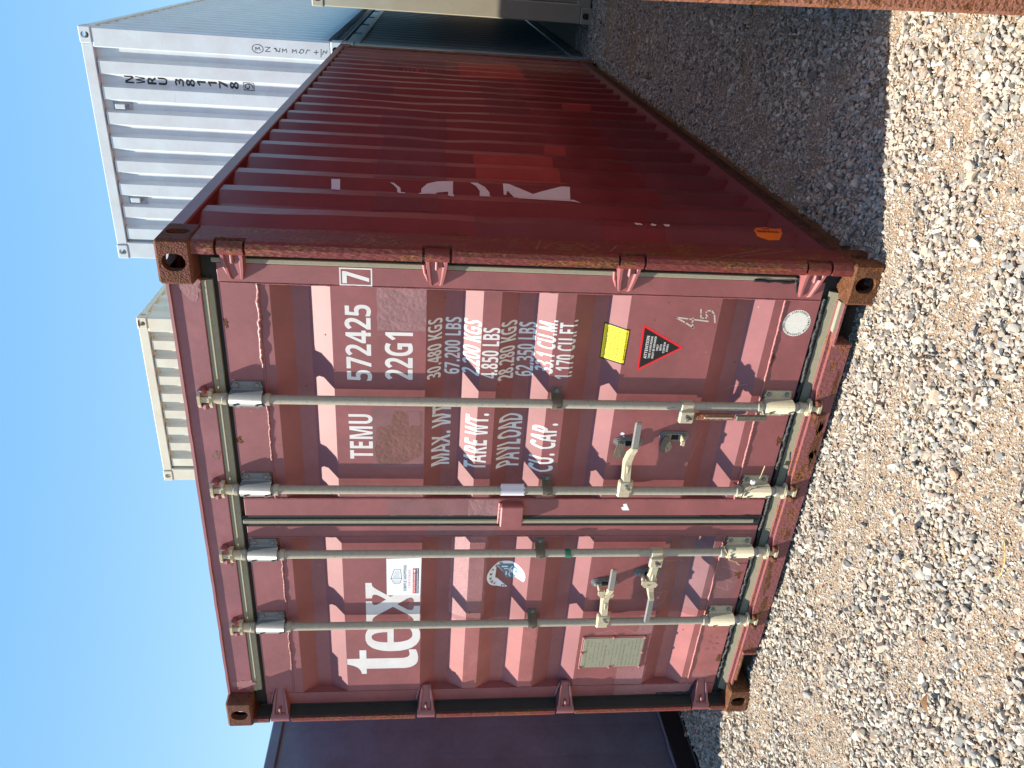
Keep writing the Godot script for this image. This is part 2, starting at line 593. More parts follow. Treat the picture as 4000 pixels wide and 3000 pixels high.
# ---------------------------------------------------------------- the maroon container
const ZF := -0.080      # front folds of the door sheet
const ZR := -0.121      # grooves
const ZS := -0.0775     # stiles
var DY := [2.417, 2.241, 2.172, 2.111, 2.028, 1.681, 1.611, 1.546, 1.472, 1.404, 1.334, 1.271, 1.196, 1.124, 1.045, 0.989, 0.917, 0.562, 0.486, 0.428, 0.354, 0.172]
var DZ := [0, 0, 1, 1, 0, 0, 1, 1, 0, 0, 1, 1, 0, 0, 1, 1, 0, 0, 1, 1, 0, 0]
var RED: Node3D
var DOOR_R: Node3D
var DOOR_L: Node3D

func door_z(y: float) -> float:
	for i in DY.size() - 1:
		if y <= DY[i] and y >= DY[i + 1]:
			var t: float = (DY[i] - y) / (DY[i] - DY[i + 1])
			return lerpf(ZR if DZ[i] else ZF, ZR if DZ[i + 1] else ZF, t)
	return ZF

func door_print(parent: Node3D, called: String, tris: Array, m: Material, lift := 0.0009) -> MeshInstance3D:
	var st := nb()
	lay(st, tris, 1, DY, func(p): return Vector3(p.x, p.y, door_z(p.y) + lift * 0.22))
	return put(parent, called, st, m)

func flat_print(parent: Node3D, called: String, tris: Array, m: Material, z: float) -> MeshInstance3D:
	var st := nb()
	lay(st, tris, 1, [], func(p): return Vector3(p.x, p.y, z))
	return put(parent, called, st, m)

func rough_rect(x0: float, y0: float, x1: float, y1: float, rag: float, seed_: int) -> PackedVector2Array:
	var r := RandomNumberGenerator.new()
	r.seed = seed_
	var p := PackedVector2Array()
	var c := [Vector2(x0, y0), Vector2(x1, y0), Vector2(x1, y1), Vector2(x0, y1)]
	for k in 4:
		var a: Vector2 = c[k]
		var b: Vector2 = c[(k + 1) % 4]
		var n := maxi(3, int(a.distance_to(b) / 0.018))
		var o := (b - a).normalized().orthogonal()
		for i in n:
			p.append(a.lerp(b, float(i) / n) + o * r.randf_range(-rag, rag))
	return p

func blob(cx: float, cy: float, rx: float, ry: float, rag: float, seed_: int, n := 18) -> PackedVector2Array:
	var r := RandomNumberGenerator.new()
	r.seed = seed_
	var p := PackedVector2Array()
	for k in n:
		var a := TAU * k / n
		var q := 1.0 + r.randf_range(-rag, rag)
		p.append(Vector2(cx + cos(a) * rx * q, cy + sin(a) * ry * q))
	return p

func bead(parent: Node3D, called: String, pts: Array, r: float, m: Material, rag := 0.0, seed_ := 1) -> MeshInstance3D:
	# a run of weld or sealant
	var g := RandomNumberGenerator.new()
	g.seed = seed_
	var q := []
	var rr := []
	for i in pts.size() - 1:
		var n := maxi(1, int(pts[i].distance_to(pts[i + 1]) / 0.02))
		for k in n:
			q.append(pts[i].lerp(pts[i + 1], float(k) / n) + Vector3(g.randf_range(-rag, rag), g.randf_range(-rag, rag), 0))
			rr.append(r * (1.0 + g.randf_range(-0.25, 0.35) * (1.0 if rag > 0 else 0.2)))
	q.append(pts[-1])
	rr.append(r)
	var st := nb()
	tube(st, q, rr, 6)
	return put(parent, called, st, m)

func door_sheet(x0: float, x1: float) -> SurfaceTool:
	var st := nb()
	for i in DY.size() - 1:
		var za: float = ZR if DZ[i] else ZF
		var zb: float = ZR if DZ[i + 1] else ZF
		quad(st, Vector3(x0, DY[i], za), Vector3(x1, DY[i], za), Vector3(x1, DY[i + 1], zb), Vector3(x0, DY[i + 1], zb))
	# back sheet
	quad(st, Vector3(x0, 2.417, -0.15), Vector3(x1, 2.417, -0.15), Vector3(x1, 0.172, -0.15), Vector3(x0, 0.172, -0.15))
	quad(st, Vector3(x0, 2.417, ZF), Vector3(x1, 2.417, ZF), Vector3(x1, 2.417, -0.15), Vector3(x0, 2.417, -0.15))
	quad(st, Vector3(x0, 0.172, ZF), Vector3(x1, 0.172, ZF), Vector3(x1, 0.172, -0.15), Vector3(x0, 0.172, -0.15))
	return st

func side_x(z: float) -> float:
	var u := fposmod(-z - 0.674, 0.286)
	if u < 0.072: return 1.205
	if u < 0.144: return 1.205 - 0.036 * (u - 0.072) / 0.072
	if u < 0.216: return 1.169
	return 1.169 + 0.036 * (u - 0.216) / 0.07

func side_creases(z0: float, z1: float) -> Array:
	# z of every fold between z0 (near) and z1 (far), near to far
	var out := [z0]
	for k in range(-4, 50):
		for f in [0.0, 0.072, 0.144, 0.216]:
			var z: float = -0.674 - k * 0.286 - f
			if z < z0 - 0.002 and z > z1 + 0.002:
				out.append(z)
	out.append(z1)
	return out

func dent(z: float, y: float) -> float:
	# blows and bulges in the old side sheet
	var d := 0.0
	for q in DENTS:
		var e = (Vector2(z, y) - q[0]) / q[1]
		d += q[2] * exp(-e.length_squared())
	return d
var DENTS := []

func side_sheet(x_of: Callable, folds: Array, y0: float, y1: float, rows: int, wob: Callable) -> SurfaceTool:
	var st := nb()
	for i in folds.size() - 1:
		st.set_smooth_group(i + 1)
		for k in rows:
			var ya := lerpf(y0, y1, float(k) / rows)
			var yb := lerpf(y0, y1, float(k + 1) / rows)
			var p := []
			for c in [[i, ya], [i + 1, ya], [i + 1, yb], [i, yb]]:
				var z: float = folds[c[0]]
				p.append(Vector3(x_of.call(z) + wob.call(z, c[1]), c[1], z + wob.call(z + 40.0, c[1]) * 1.2))
			quad(st, p[0], p[1], p[2], p[3])
	st.set_smooth_group(-1)
	return st

func side_print(parent: Node3D, called: String, tris: Array, m: Material, lift := 0.0012) -> MeshInstance3D:
	var st := nb()
	# rows of the sheet are cut too, so that print follows the dents
	var rows := []
	for k in 61:
		rows.append(lerpf(0.2, 2.53, k / 60.0))
	var cut := []
	for t in tris:
		var lo := minf(t[0].y, minf(t[1].y, t[2].y))
		var hi := maxf(t[0].y, maxf(t[1].y, t[2].y))
		var cs := [lo]
		for c in rows:
			if c > lo + 1e-5 and c < hi - 1e-5:
				cs.append(c)
		cs.append(hi)
		for k in cs.size() - 1:
			var p: Array = t
			if cs.size() > 2:
				p = clip_half(clip_half(t, 1, cs[k], true), 1, cs[k + 1], false)
			for e in range(1, p.size() - 1):
				cut.append([p[0], p[e], p[e + 1]])
	lay(st, cut, 0, side_creases(0.0, -6.0), func(p): return Vector3(side_x(p.x) + dent(p.x, p.y) + lift, p.y, p.x + dent(p.x + 40.0, p.y) * 1.2 + lift * 0.4))
	return put(parent, called, st, m)

func arr(a: Array) -> PackedVector2Array:
	var p := PackedVector2Array()
	for k in range(0, a.size(), 2):
		p.append(Vector2(a[k], a[k + 1]))
	return p

func vecs(a: Array) -> Array:
	var p := []
	for k in range(0, a.size(), 2):
		p.append(Vector2(a[k], a[k + 1]))
	return p

func arc_text(text: String, font: Font, c: Vector2, r: float, h: float, a0: float, a1: float) -> Array:
	# letters round a circle from angle a0 to a1
	var out := []
	var n := text.length()
	for k in n:
		if text[k] == " ":
			continue
		var a := lerpf(a0, a1, (k + 0.5) / n)
		var w := absf(a1 - a0) / n * r * 0.72
		for t in text_tris(text[k], font):
			var q := []
			for p in t:
				q.append(c + Vector2((p.x - 0.5) * w, r + (p.y - 0.5) * h).rotated(a - PI / 2))
			out.append(q)
	return out

func make_red_container():
	RED = thing("shipping_container", "weathered maroon container with white TEMU lettering and four locking rods on its doors", "container")
	var c := RED
	var r := RandomNumberGenerator.new()
	r.seed = 77
	for k in 46:
		DENTS.append([Vector2(-r.randf_range(0.3, 5.8), r.randf_range(0.3, 2.5)), Vector2(r.randf_range(0.05, 0.16), r.randf_range(0.05, 0.3)), -r.randf_range(0.004, 0.012)])
	for k in 40:
		DENTS.append([Vector2(-r.randf_range(0.3, 5.8) + 40.0, r.randf_range(0.3, 2.5)), Vector2(r.randf_range(0.05, 0.2), r.randf_range(0.06, 0.22)), r.randf_range(-0.014, 0.014)])
	# corner castings
	var turn := Basis(Vector3.UP, PI)
	put(c, "corner_casting", cast_of(1, 2.0), M.rust, Transform3D(Basis(), Vector3(1.219, 2.473, 0)))
	put(c, "corner_casting", cast_of(-1, 2.0), M.rust, Transform3D(Basis(), Vector3(-1.219, 2.473, 0)))
	put(c, "corner_casting", cast_of(1, 0.0), M.rust_light, Transform3D(Basis(), Vector3(1.219, 0, 0)))
	put(c, "corner_casting", cast_of(-1, 0.0), M.rust_light, Transform3D(Basis(), Vector3(-1.219, 0, 0)))
	for y in [0.0, 2.473]:
		put(c, "corner_casting", cast_of(-1, y), M.tan_rust, Transform3D(turn, Vector3(1.219, y, -6.058)))
		put(c, "corner_casting", cast_of(1, y), M.tan_rust, Transform3D(turn, Vector3(-1.219, y, -6.058)))
	# front corner posts, notched where the hinges sit
	var hinge_y := [2.348, 1.648, 0.952, 0.247]
	for s in [1, -1]:
		var st := nb()
		var inner := 1.168 if s > 0 else 1.177
		var full := arr([inner, -0.008, 1.192, -0.006, 1.208, -0.012, 1.2155, -0.024, 1.2155, -0.166, 1.10, -0.166, 1.10, -0.115, inner, -0.115])
		var cut := arr([1.2155, -0.052, 1.2155, -0.166, 1.10, -0.166, 1.10, -0.115, inner, -0.115, inner, -0.052])
		var full2 := PackedVector2Array(full)
		var cut2 := PackedVector2Array(cut)
		for k in full2.size():
			full2[k] = Vector2(full[k].x * s, full[k].y)
		for k in cut2.size():
			cut2[k] = Vector2(cut[k].x * s, cut[k].y)
		var ys := [0.118]
		for k in [3, 2, 1, 0]:
			ys.append(hinge_y[k] - 0.052)
			ys.append(hinge_y[k] + 0.052)
		ys.append(2.473)
		for k in ys.size() - 1:
			prism(st, full2 if k % 2 == 0 else cut2, ys[k], ys[k + 1], plan())
		put(c, "corner_post", st, M.post_rust)
		put(c, "corner_post", bx(s * 1.10, s * 1.213, 0.118, 2.473, -6.05, -5.93, 0.006), M.tan_rust)
	# header above the doors with its bent lip, sill below
	var hd := nb()
	cbox(hd, Vector3(-1.057, 2.473, -0.17), Vector3(1.057, 2.582, -0.066), 0.003)
	var lip := put(c, "header", hd, M.frame_red)
	var ls := nb()
	var lr := RandomNumberGenerator.new()
	lr.seed = 5
	var prev := 0.0
	var steps := 40
	for k in steps:
		var xa := lerpf(-1.057, 1.057, float(k) / steps)
		var xb := lerpf(-1.057, 1.057, float(k + 1) / steps)
		var nxt := lr.randf_range(-0.0009, 0.0009)
		quad(ls, Vector3(xa, 2.577 + prev, -0.057), Vector3(xb, 2.577 + nxt, -0.057), Vector3(xb, 2.588 + nxt, -0.058), Vector3(xa, 2.588 + prev, -0.058))
		quad(ls, Vector3(xa, 2.588 + prev, -0.058), Vector3(xb, 2.588 + nxt, -0.058), Vector3(xb, 2.588, -0.17), Vector3(xa, 2.588, -0.17))
		quad(ls, Vector3(xa, 2.577 + prev, -0.057), Vector3(xb, 2.577 + nxt, -0.057), Vector3(xb, 2.578, -0.07), Vector3(xa, 2.578, -0.07))
		prev = nxt
	put(lip, "header_lip", ls, M.frame_red)
	for q in [[-1.0, 0.03, 0.09], [1.02, 0.04, 0.07], [0.55, 0.012, 0.012], [0.31, 0.02, 0.03], [-0.25, 0.014, 0.012]]:
		flat_print(lip, "rust_stain", poly_tris(blob(q[0], 2.49 + absf(q[0]) * 0.02, q[1], q[2] * 0.5, 0.35, int(q[0] * 100) + 300)), M.mauve if absf(q[0]) > 0.9 else M.patch_brown, -0.0653)
	var si := nb()
	prism(si, arr([-1.057, 0.102, -1.057, 0.094, -1.012, 0.094, -1.008, 0.082, -0.815, 0.082, -0.812, 0.034, -0.79, 0.022, 0.86, 0.022, 0.878, 0.036, 0.882, 0.09, 1.057, 0.096, 1.057, 0.102]), -0.13, -0.036, Transform3D.IDENTITY, 0.003)
	cbox(si, Vector3(-1.057, 0.10, -0.16), Vector3(1.057, 0.118, -0.052), 0.002)
	var sill := put(c, "sill", si, M.sill_rust)
	put(sill, "pocket_lip", bx(0.872, 0.886, 0.028, 0.104, -0.10, -0.018, 0.003), M.sill_rust)
	put(sill, "pocket_lip", bx(0.882, 1.055, 0.094, 0.107, -0.09, -0.022, 0.003), M.sill_rust)
	put(sill, "pocket_lip", bx(-0.826, -0.810, 0.028, 0.098, -0.10, -0.022, 0.003), M.sill_rust)
	put(sill, "pocket_lip", bx(-1.01, -0.822, 0.086, 0.098, -0.09, -0.024, 0.003), M.rust_light)
	put(sill, "patch", bx(0.93, 1.057, 0.10, 0.118, -0.05, -0.03, 0.001), M.gasket_light)
	var sr := [[0.42, 0.045, 0.10, 0.018], [0.33, 0.04, 0.05, 0.016], [0.52, 0.05, 0.06, 0.014], [0.16, 0.062, 0.035, 0.009], [-0.08, 0.05, 0.03, 0.01], [-0.36, 0.075, 0.06, 0.012], [-0.5, 0.06, 0.05, 0.012], [-0.2, 0.085, 0.09, 0.008], [0.7, 0.04, 0.06, 0.008]]
	for k in sr.size():
		flat_print(sill, "rust_stain", poly_tris(blob(sr[k][0], sr[k][1], sr[k][2], sr[k][3], 0.4, 500 + k, 26)), M.rust_light, -0.0352)
	# gaskets round the doors
	var gk := nb()
	prism(gk, arr([2.472, -0.072, 2.455, -0.069, 2.452, -0.074, 2.434, -0.0755, 2.434, -0.1, 2.472, -0.1]), -1.05, 1.05, Transform3D(Basis(Vector3(0, 1, 0), Vector3(0, 0, 1), Vector3(1, 0, 0)), Vector3.ZERO))
	put(c, "header_gasket", gk, M.gasket_light)
	put(c, "header_gasket", bx(-1.16, 1.166, 2.41, 2.4725, -0.14, -0.092), M.gasket_dark)
	var gb := nb()
	prism(gb, arr([0.146, -0.078, 0.122, -0.066, 0.105, -0.056, 0.105, -0.1, 0.146, -0.1]), -1.12, 1.08, Transform3D(Basis(Vector3(0, 1, 0), Vector3(0, 0, 1), Vector3(1, 0, 0)), Vector3.ZERO))
	put(c, "sill_gasket", gb, M.gasket_old)
	put(c, "sill_gasket", bx(-1.16, 1.166, 0.112, 0.174, -0.14, -0.093), M.gasket_dark)
	bead(c, "sealant_bead", [Vector3(-1.06, 0.158, -0.079), Vector3(-0.5, 0.16, -0.077), Vector3(0.0, 0.157, -0.078), Vector3(0.5, 0.159, -0.077), Vector3(1.05, 0.158, -0.079)], 0.008, M.sealant, 0.004, 8)
	put(c, "side_gasket", bx(1.117, 1.1345, 0.24, 2.43, -0.12, -0.0715), M.gasket_light)
	put(c, "side_gasket", bx(1.135, 1.1675, 0.13, 2.45, -0.13, -0.080), M.gasket_dark)
	put(c, "side_gasket", bx(-1.1735, -1.1615, 0.13, 2.45, -0.13, -0.078), M.gasket_dark)
	put(c, "side_gasket", bx(-1.1765, -1.170, 0.13, 2.46, -0.10, -0.016), M.gasket_dark)
	put(c, "centre_gasket", bx(-0.041, -0.020, 0.20, 2.43, -0.12, -0.074, 0.004), M.gasket_light)
	put(c, "centre_gasket", bx(-0.053, -0.001, 0.17, 2.44, -0.12, -0.081), M.gasket_dark)
	bead(c, "sealant_bead", [Vector3(0.0, 0.16, -0.079), Vector3(-0.004, 0.32, -0.080), Vector3(-0.004, 0.46, -0.081)], 0.006, M.sealant, 0.002, 9)
	bead(c, "sealant_bead", [Vector3(1.118, 0.30, -0.072), Vector3(1.116, 0.40, -0.072), Vector3(1.118, 0.46, -0.072)], 0.006, M.sealant, 0.002, 10)
	bead(c, "sealant_bead", [Vector3(-1.14, 0.22, -0.078), Vector3(-1.15, 0.30, -0.078), Vector3(-1.152, 0.47, -0.078)], 0.009, M.sealant, 0.003, 11)
	# rails, walls and roof
	for s in [1, -1]:
		var rail := bx(s * 1.155, s * 1.217, 2.531, 2.588, -5.93, -0.17, 0.005)
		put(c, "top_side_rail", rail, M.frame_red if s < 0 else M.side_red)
		var br := nb()
		var lp := arr([1.165, 0.215, 1.172, 0.212, 1.213, 0.158, 1.2135, 0.150, 1.198, 0.148, 1.214, 0.138, 1.2165, 0.118, 1.213, 0.082, 1.20, 0.074, 1.16, 0.074])
		for k in lp.size():
			lp[k].x *= s
		prism(br, lp, -5.90, -0.166)
		put(c, "bottom_side_rail", br, M.rail_rust)
		# the painted upper lip of the rail
		var ul := nb()
		prism(ul, arr([s * 1.166, 0.2175, s * 1.1735, 0.2145, s * 1.2155, 0.1595, s * 1.2150, 0.1515, s * 1.2135, 0.158, s * 1.172, 0.212]), -5.90, -0.166)
		put(c, "rail_lip", ul, M.side_mauve)
	var folds := side_creases(-0.166, -5.93)
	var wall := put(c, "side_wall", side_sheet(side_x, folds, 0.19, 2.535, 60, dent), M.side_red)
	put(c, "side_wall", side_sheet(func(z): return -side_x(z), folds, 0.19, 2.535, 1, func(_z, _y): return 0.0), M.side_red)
	put(c, "end_wall", bx(-1.10, 1.10, 0.05, 2.56, -6.03, -6.0), M.tan_rust)
	put(c, "roof", bx(-1.16, 1.16, 2.560, 2.575, -5.95, -0.16), M.frame_red)
	put(c, "floor", bx(-1.16, 1.16, 0.10, 0.14, -5.95, -0.16), M.rail_rust)
	# doors
	DOOR_R = put(c, "door", door_sheet(0.0875, 1.0435), M.door_red)
	DOOR_L = put(c, "door", door_sheet(-1.0875, -0.1105), M.door_red)
	for q in [[DOOR_R, 1.042, 1.116], [DOOR_R, 0.0, 0.089], [DOOR_L, -0.112, -0.054], [DOOR_L, -1.160, -1.086]]:
		put(q[0], "stile", bx(q[1], q[2], 0.172, 2.417, -0.15, ZS, 0.003), M.door_red)
	for q in [[DOOR_R, 0.0905, 1], [DOOR_R, 1.0405, 2], [DOOR_L, -0.1135, 3], [DOOR_L, -1.0845, 4]]:
		bead(q[0], "weld_seam", [Vector3(q[1], 2.41, ZS - 0.001), Vector3(q[1], 1.3, ZS - 0.001), Vector3(q[1], 0.18, ZS - 0.001)], 0.0028, M.door_red, 0.0004, q[2])
	bead(DOOR_R, "caulk_line", [Vector3(0.09, 2.286, ZF), Vector3(1.04, 2.283, ZF)], 0.0045, M.door_red, 0.003, 21)
	bead(DOOR_R, "caulk_line", [Vector3(0.70, 2.288, ZF), Vector3(1.035, 2.282, ZF)], 0.007, M.frame_red, 0.004, 25)
	bead(DOOR_L, "caulk_line", [Vector3(-1.085, 2.286, ZF), Vector3(-0.113, 2.284, ZF)], 0.0045, M.door_red, 0.002, 22)
	bead(DOOR_R, "caulk_line", [Vector3(0.09, 0.316, ZF), Vector3(1.04, 0.314, ZF)], 0.0045, M.patch_pink, 0.0006, 23)
	bead(DOOR_L, "caulk_line", [Vector3(-1.085, 0.318, ZF), Vector3(-0.113, 0.316, ZF)], 0.0045, M.patch_pink, 0.001, 24)
	door_paint()
	door_lettering()
	door_stickers()
	hinges()
	rods()
	side_marks(wall)
	# lock box over the gap between the doors
	var lb := nb()
	cbox(lb, Vector3(-0.034, 1.254, -0.085), Vector3(0.076, 1.352, -0.038), 0.005)
	var box := put(DOOR_R, "lock_box", lb, M.door_red)
	bead(box, "weld_seam", [Vector3(-0.034, 1.355, -0.07), Vector3(0.076, 1.355, -0.07)], 0.006, M.patch_pink, 0.002, 31)

func door_paint():
	# repaired and repainted areas
	var R := DOOR_R
	var L := DOOR_L
	door_print(R, "paint_patch", poly_tris(rough_rect(0.868, 1.682, 1.038, 1.862, 0.003, 1)), M.patch_grey, 0.0005)
	door_print(R, "paint_patch", poly_tris(rough_rect(0.25, 1.682, 0.535, 1.888, 0.004, 2)), M.mauve_dark, 0.0005)
	door_print(R, "paint_patch", poly_tris(arr([0.27, 1.868, 0.33, 1.882, 0.38, 1.87, 0.44, 1.872, 0.455, 1.815, 0.52, 1.80, 0.52, 1.69, 0.31, 1.69, 0.29, 1.72, 0.27, 1.76, 0.262, 1.82])), M.patch_brown, 0.0008)
	door_print(R, "paint_patch", poly_tris(rough_rect(0.45, 1.70, 0.515, 1.742, 0.006, 3)), M.mauve_dark, 0.0010)
	flat_print(R, "paint_patch", poly_tris(rough_rect(0.002, 1.356, 0.086, 1.487, 0.002, 4)), M.patch_grey, ZS + 0.00015)
	flat_print(R, "paint_patch", poly_tris(rough_rect(0.002, 1.49, 0.086, 1.83, 0.002, 5)), M.mauve_dark, ZS + 0.00014)
	flat_print(L, "paint_patch", poly_tris(rough_rect(-0.110, 1.36, -0.056, 1.66, 0.002, 6)), M.mauve_dark, ZS + 0.00014)
	door_print(L, "paint_patch", poly_tris(rough_rect(-0.605, 1.392, -0.114, 1.552, 0.004, 7)), M.mauve, 0.0005)
	door_print(L, "paint_patch", poly_tris(rough_rect(-0.575, 0.20, -0.114, 0.585, 0.004, 8)), M.mauve_dark, 0.0005)
	door_print(L, "paint_patch", poly_tris(rough_rect(-0.752, 0.552, -0.60, 0.632, 0.003, 9)), M.mauve, 0.0006)
	door_print(L, "paint_patch", poly_tris(rough_rect(-1.082, 0.548, -0.952, 0.70, 0.003, 10)), M.mauve, 0.0005)
	flat_print(L, "paint_patch", poly_tris(rough_rect(-1.156, 0.27, -1.088, 0.695, 0.002, 11)), M.mauve, ZS + 0.00015)
	door_print(L, "paint_patch", poly_tris(rough_rect(-1.08, 1.128, -0.64, 1.545, 0.005, 12)), M.patch_pink, 0.0004)
	door_print(L, "paint_patch", poly_tris(rough_rect(-1.08, 0.176, -0.62, 0.48, 0.004, 13)), M.patch_pink, 0.0004)
	door_print(L, "paint_patch", poly_tris(rough_rect(-0.60, 1.684, -0.455, 1.74, 0.006, 14)), M.mauve, 0.0004)
	# drips, nicks and rust bleeding on the lower rails
	var r := RandomNumberGenerator.new()
	r.seed = 4
	for k in 9:
		door_print(L, "paint_drip", poly_tris(blob(-0.80 + r.randf_range(-0.05, 0.05), 0.235 + r.randf_range(-0.03, 0.03), r.randf_range(0.003, 0.009), r.randf_range(0.004, 0.012), 0.3, 40 + k, 10)), M.frame_red, 0.0009)
	for k in 26:
		var d := R if k % 2 else L
		var x := r.randf_range(0.12, 1.02) * (1 if d == R else -1)
		var y := r.randf_range(0.2, 2.4)
		door_print(d, "paint_nick", poly_tris(blob(x, y, r.randf_range(0.002, 0.005), r.randf_range(0.002, 0.004), 0.45, 70 + k, 8)), M.rust_light if k % 3 else M.chalk_dim, 0.0007)
	for q in [[0.40, 0.185, 0.022, 0.014], [0.78, 0.305, 0.035, 0.006], [-0.35, 0.20, 0.02, 0.02], [-0.9, 0.185, 0.03, 0.012], [0.885, 2.405, 0.02, 0.008], [0.375, 2.408, 0.016, 0.014]]:
		door_print(R if q[0] > 0 else L, "rust_stain", poly_tris(blob(q[0], q[1], q[2], q[3], 0.5, 90 + int(q[0] * 50), 16)), M.rust_light, 0.0011)
	# scratches and chalk scrawl
	var strokes := [
		[L, [-0.45, 0.60, -0.47, 0.52, -0.53, 0.53, -0.55, 0.60, -0.50, 0.63]], [L, [-0.20, 0.57, -0.24, 0.50, -0.22, 0.42]], [L, [-0.21, 0.42, -0.28, 0.44]], [L, [-0.26, 0.57, -0.30, 0.47]],
		[L, [-0.36, 0.30, -0.40, 0.22]], [L, [-0.42, 0.30, -0.45, 0.23, -0.40, 0.25]], [L, [-0.30, 0.29, -0.33, 0.21]], [L, [-1.0, 0.27, -1.04, 0.23]], [L, [-0.99, 0.22, -1.05, 0.26]], [L, [-1.02, 0.29, -1.02, 0.20]],
		[L, [-0.46, 1.44, -0.49, 1.50, -0.52, 1.44]], [L, [-0.53, 1.50, -0.545, 1.43, -0.57, 1.49]], [L, [-0.80, 1.49, -0.83, 1.46, -0.86, 1.50, -0.9, 1.45]], [L, [-0.82, 1.43, -0.88, 1.41, -0.93, 1.45]], [L, [-0.72, 0.84, -0.70, 0.76, -0.74, 0.72]],
		[L, [-0.69, 0.70, -0.72, 0.64, -0.68, 0.62]], [R, [0.3, 0.56, 0.42, 0.52]], [R, [0.62, 0.46, 0.66, 0.38]]]
	for s in strokes:
		door_print(s[0], "scratch", ribbon(vecs(s[1]), 0.0028), M.chalk_dim, 0.0012)
	for s in [[0.954, 0.731, 0.949, 0.68, 0.941, 0.602], [0.953, 0.731, 0.933, 0.691, 0.912, 0.654], [0.911, 0.657, 0.931, 0.663, 0.953, 0.664], [0.990, 0.640, 0.971, 0.636, 0.952, 0.633], [0.952, 0.633, 0.955, 0.62, 0.957, 0.606], [0.957, 0.606, 0.973, 0.618, 0.984, 0.615, 0.987, 0.598, 0.972, 0.583, 0.937, 0.574]]:
		door_print(R, "chalk_mark", ribbon(vecs(s), 0.006), M.chalk, 0.0013)

func word(parent: Node3D, called: String, text: String, font: Font, x0: float, y0: float, x1: float, y1: float, m: Material, lift := 0.0013, turn := 0.0):
	door_print(parent, called, fit(text_tris(text, font), x0, y0, x1, y1, turn), m, lift)

func door_lettering():
	var R := DOOR_R
	var L := DOOR_L
	for q in [["TEMU", 0.291, 1.886, 0.502, 1.979], ["572425", 0.653, 1.884, 0.969, 1.981], ["22G1", 0.660, 1.730, 0.861, 1.835],
		["MAX. WT.", 0.240, 1.574, 0.548, 1.652], ["TARE WT.", 0.241, 1.424, 0.513, 1.518], ["PAYLOAD", 0.235, 1.283, 0.492, 1.383], ["CU. CAP.", 0.231, 1.140, 0.470, 1.244],
		["30.480 KGS", 0.657, 1.620, 0.913, 1.675], ["67.200 LBS", 0.669, 1.548, 0.912, 1.609], ["2.200 KGS", 0.681, 1.473, 0.914, 1.540], ["4.850 LBS", 0.673, 1.401, 0.890, 1.468],
		["28.280 KGS", 0.657, 1.335, 0.911, 1.400], ["62.350 LBS", 0.665, 1.258, 0.900, 1.328], ["33.1 CU.M.", 0.700, 1.184, 0.928, 1.254], ["1.170 CU.FT.", 0.676, 1.106, 0.930, 1.178]]:
		word(R, "lettering", q[0], SANSB, q[1], q[2], q[3], q[4], M.white_letter)
	flat_print(R, "lettering", fit(text_tris("7", SANSB), 1.052, 1.888, 1.098, 1.983), M.white_letter, ZS + 0.0003)
	var f := []
	for e in [[1.043, 1.877, 1.111, 1.882], [1.043, 1.988, 1.111, 1.993], [1.043, 1.882, 1.048, 1.988], [1.106, 1.882, 1.111, 1.988]]:
		f += poly_tris(arr([e[0], e[1], e[2], e[1], e[2], e[3], e[0], e[3]]))
	flat_print(R, "check_digit_frame", f, M.white_letter, ZS + 0.0003)
	word(L, "lettering", "t", SERIFB, -0.963, 1.690, -0.803, 2.026, M.white_letter)
	word(L, "lettering", "e", SERIFB, -0.812, 1.683, -0.628, 1.937, M.white_letter)
	word(L, "lettering", "x", SERIFB, -0.622, 1.686, -0.374, 1.931, M.white_letter)

func quad2(x0: float, y0: float, x1: float, y1: float) -> Array:
	return poly_tris(arr([x0, y0, x1, y0, x1, y1, x0, y1]))

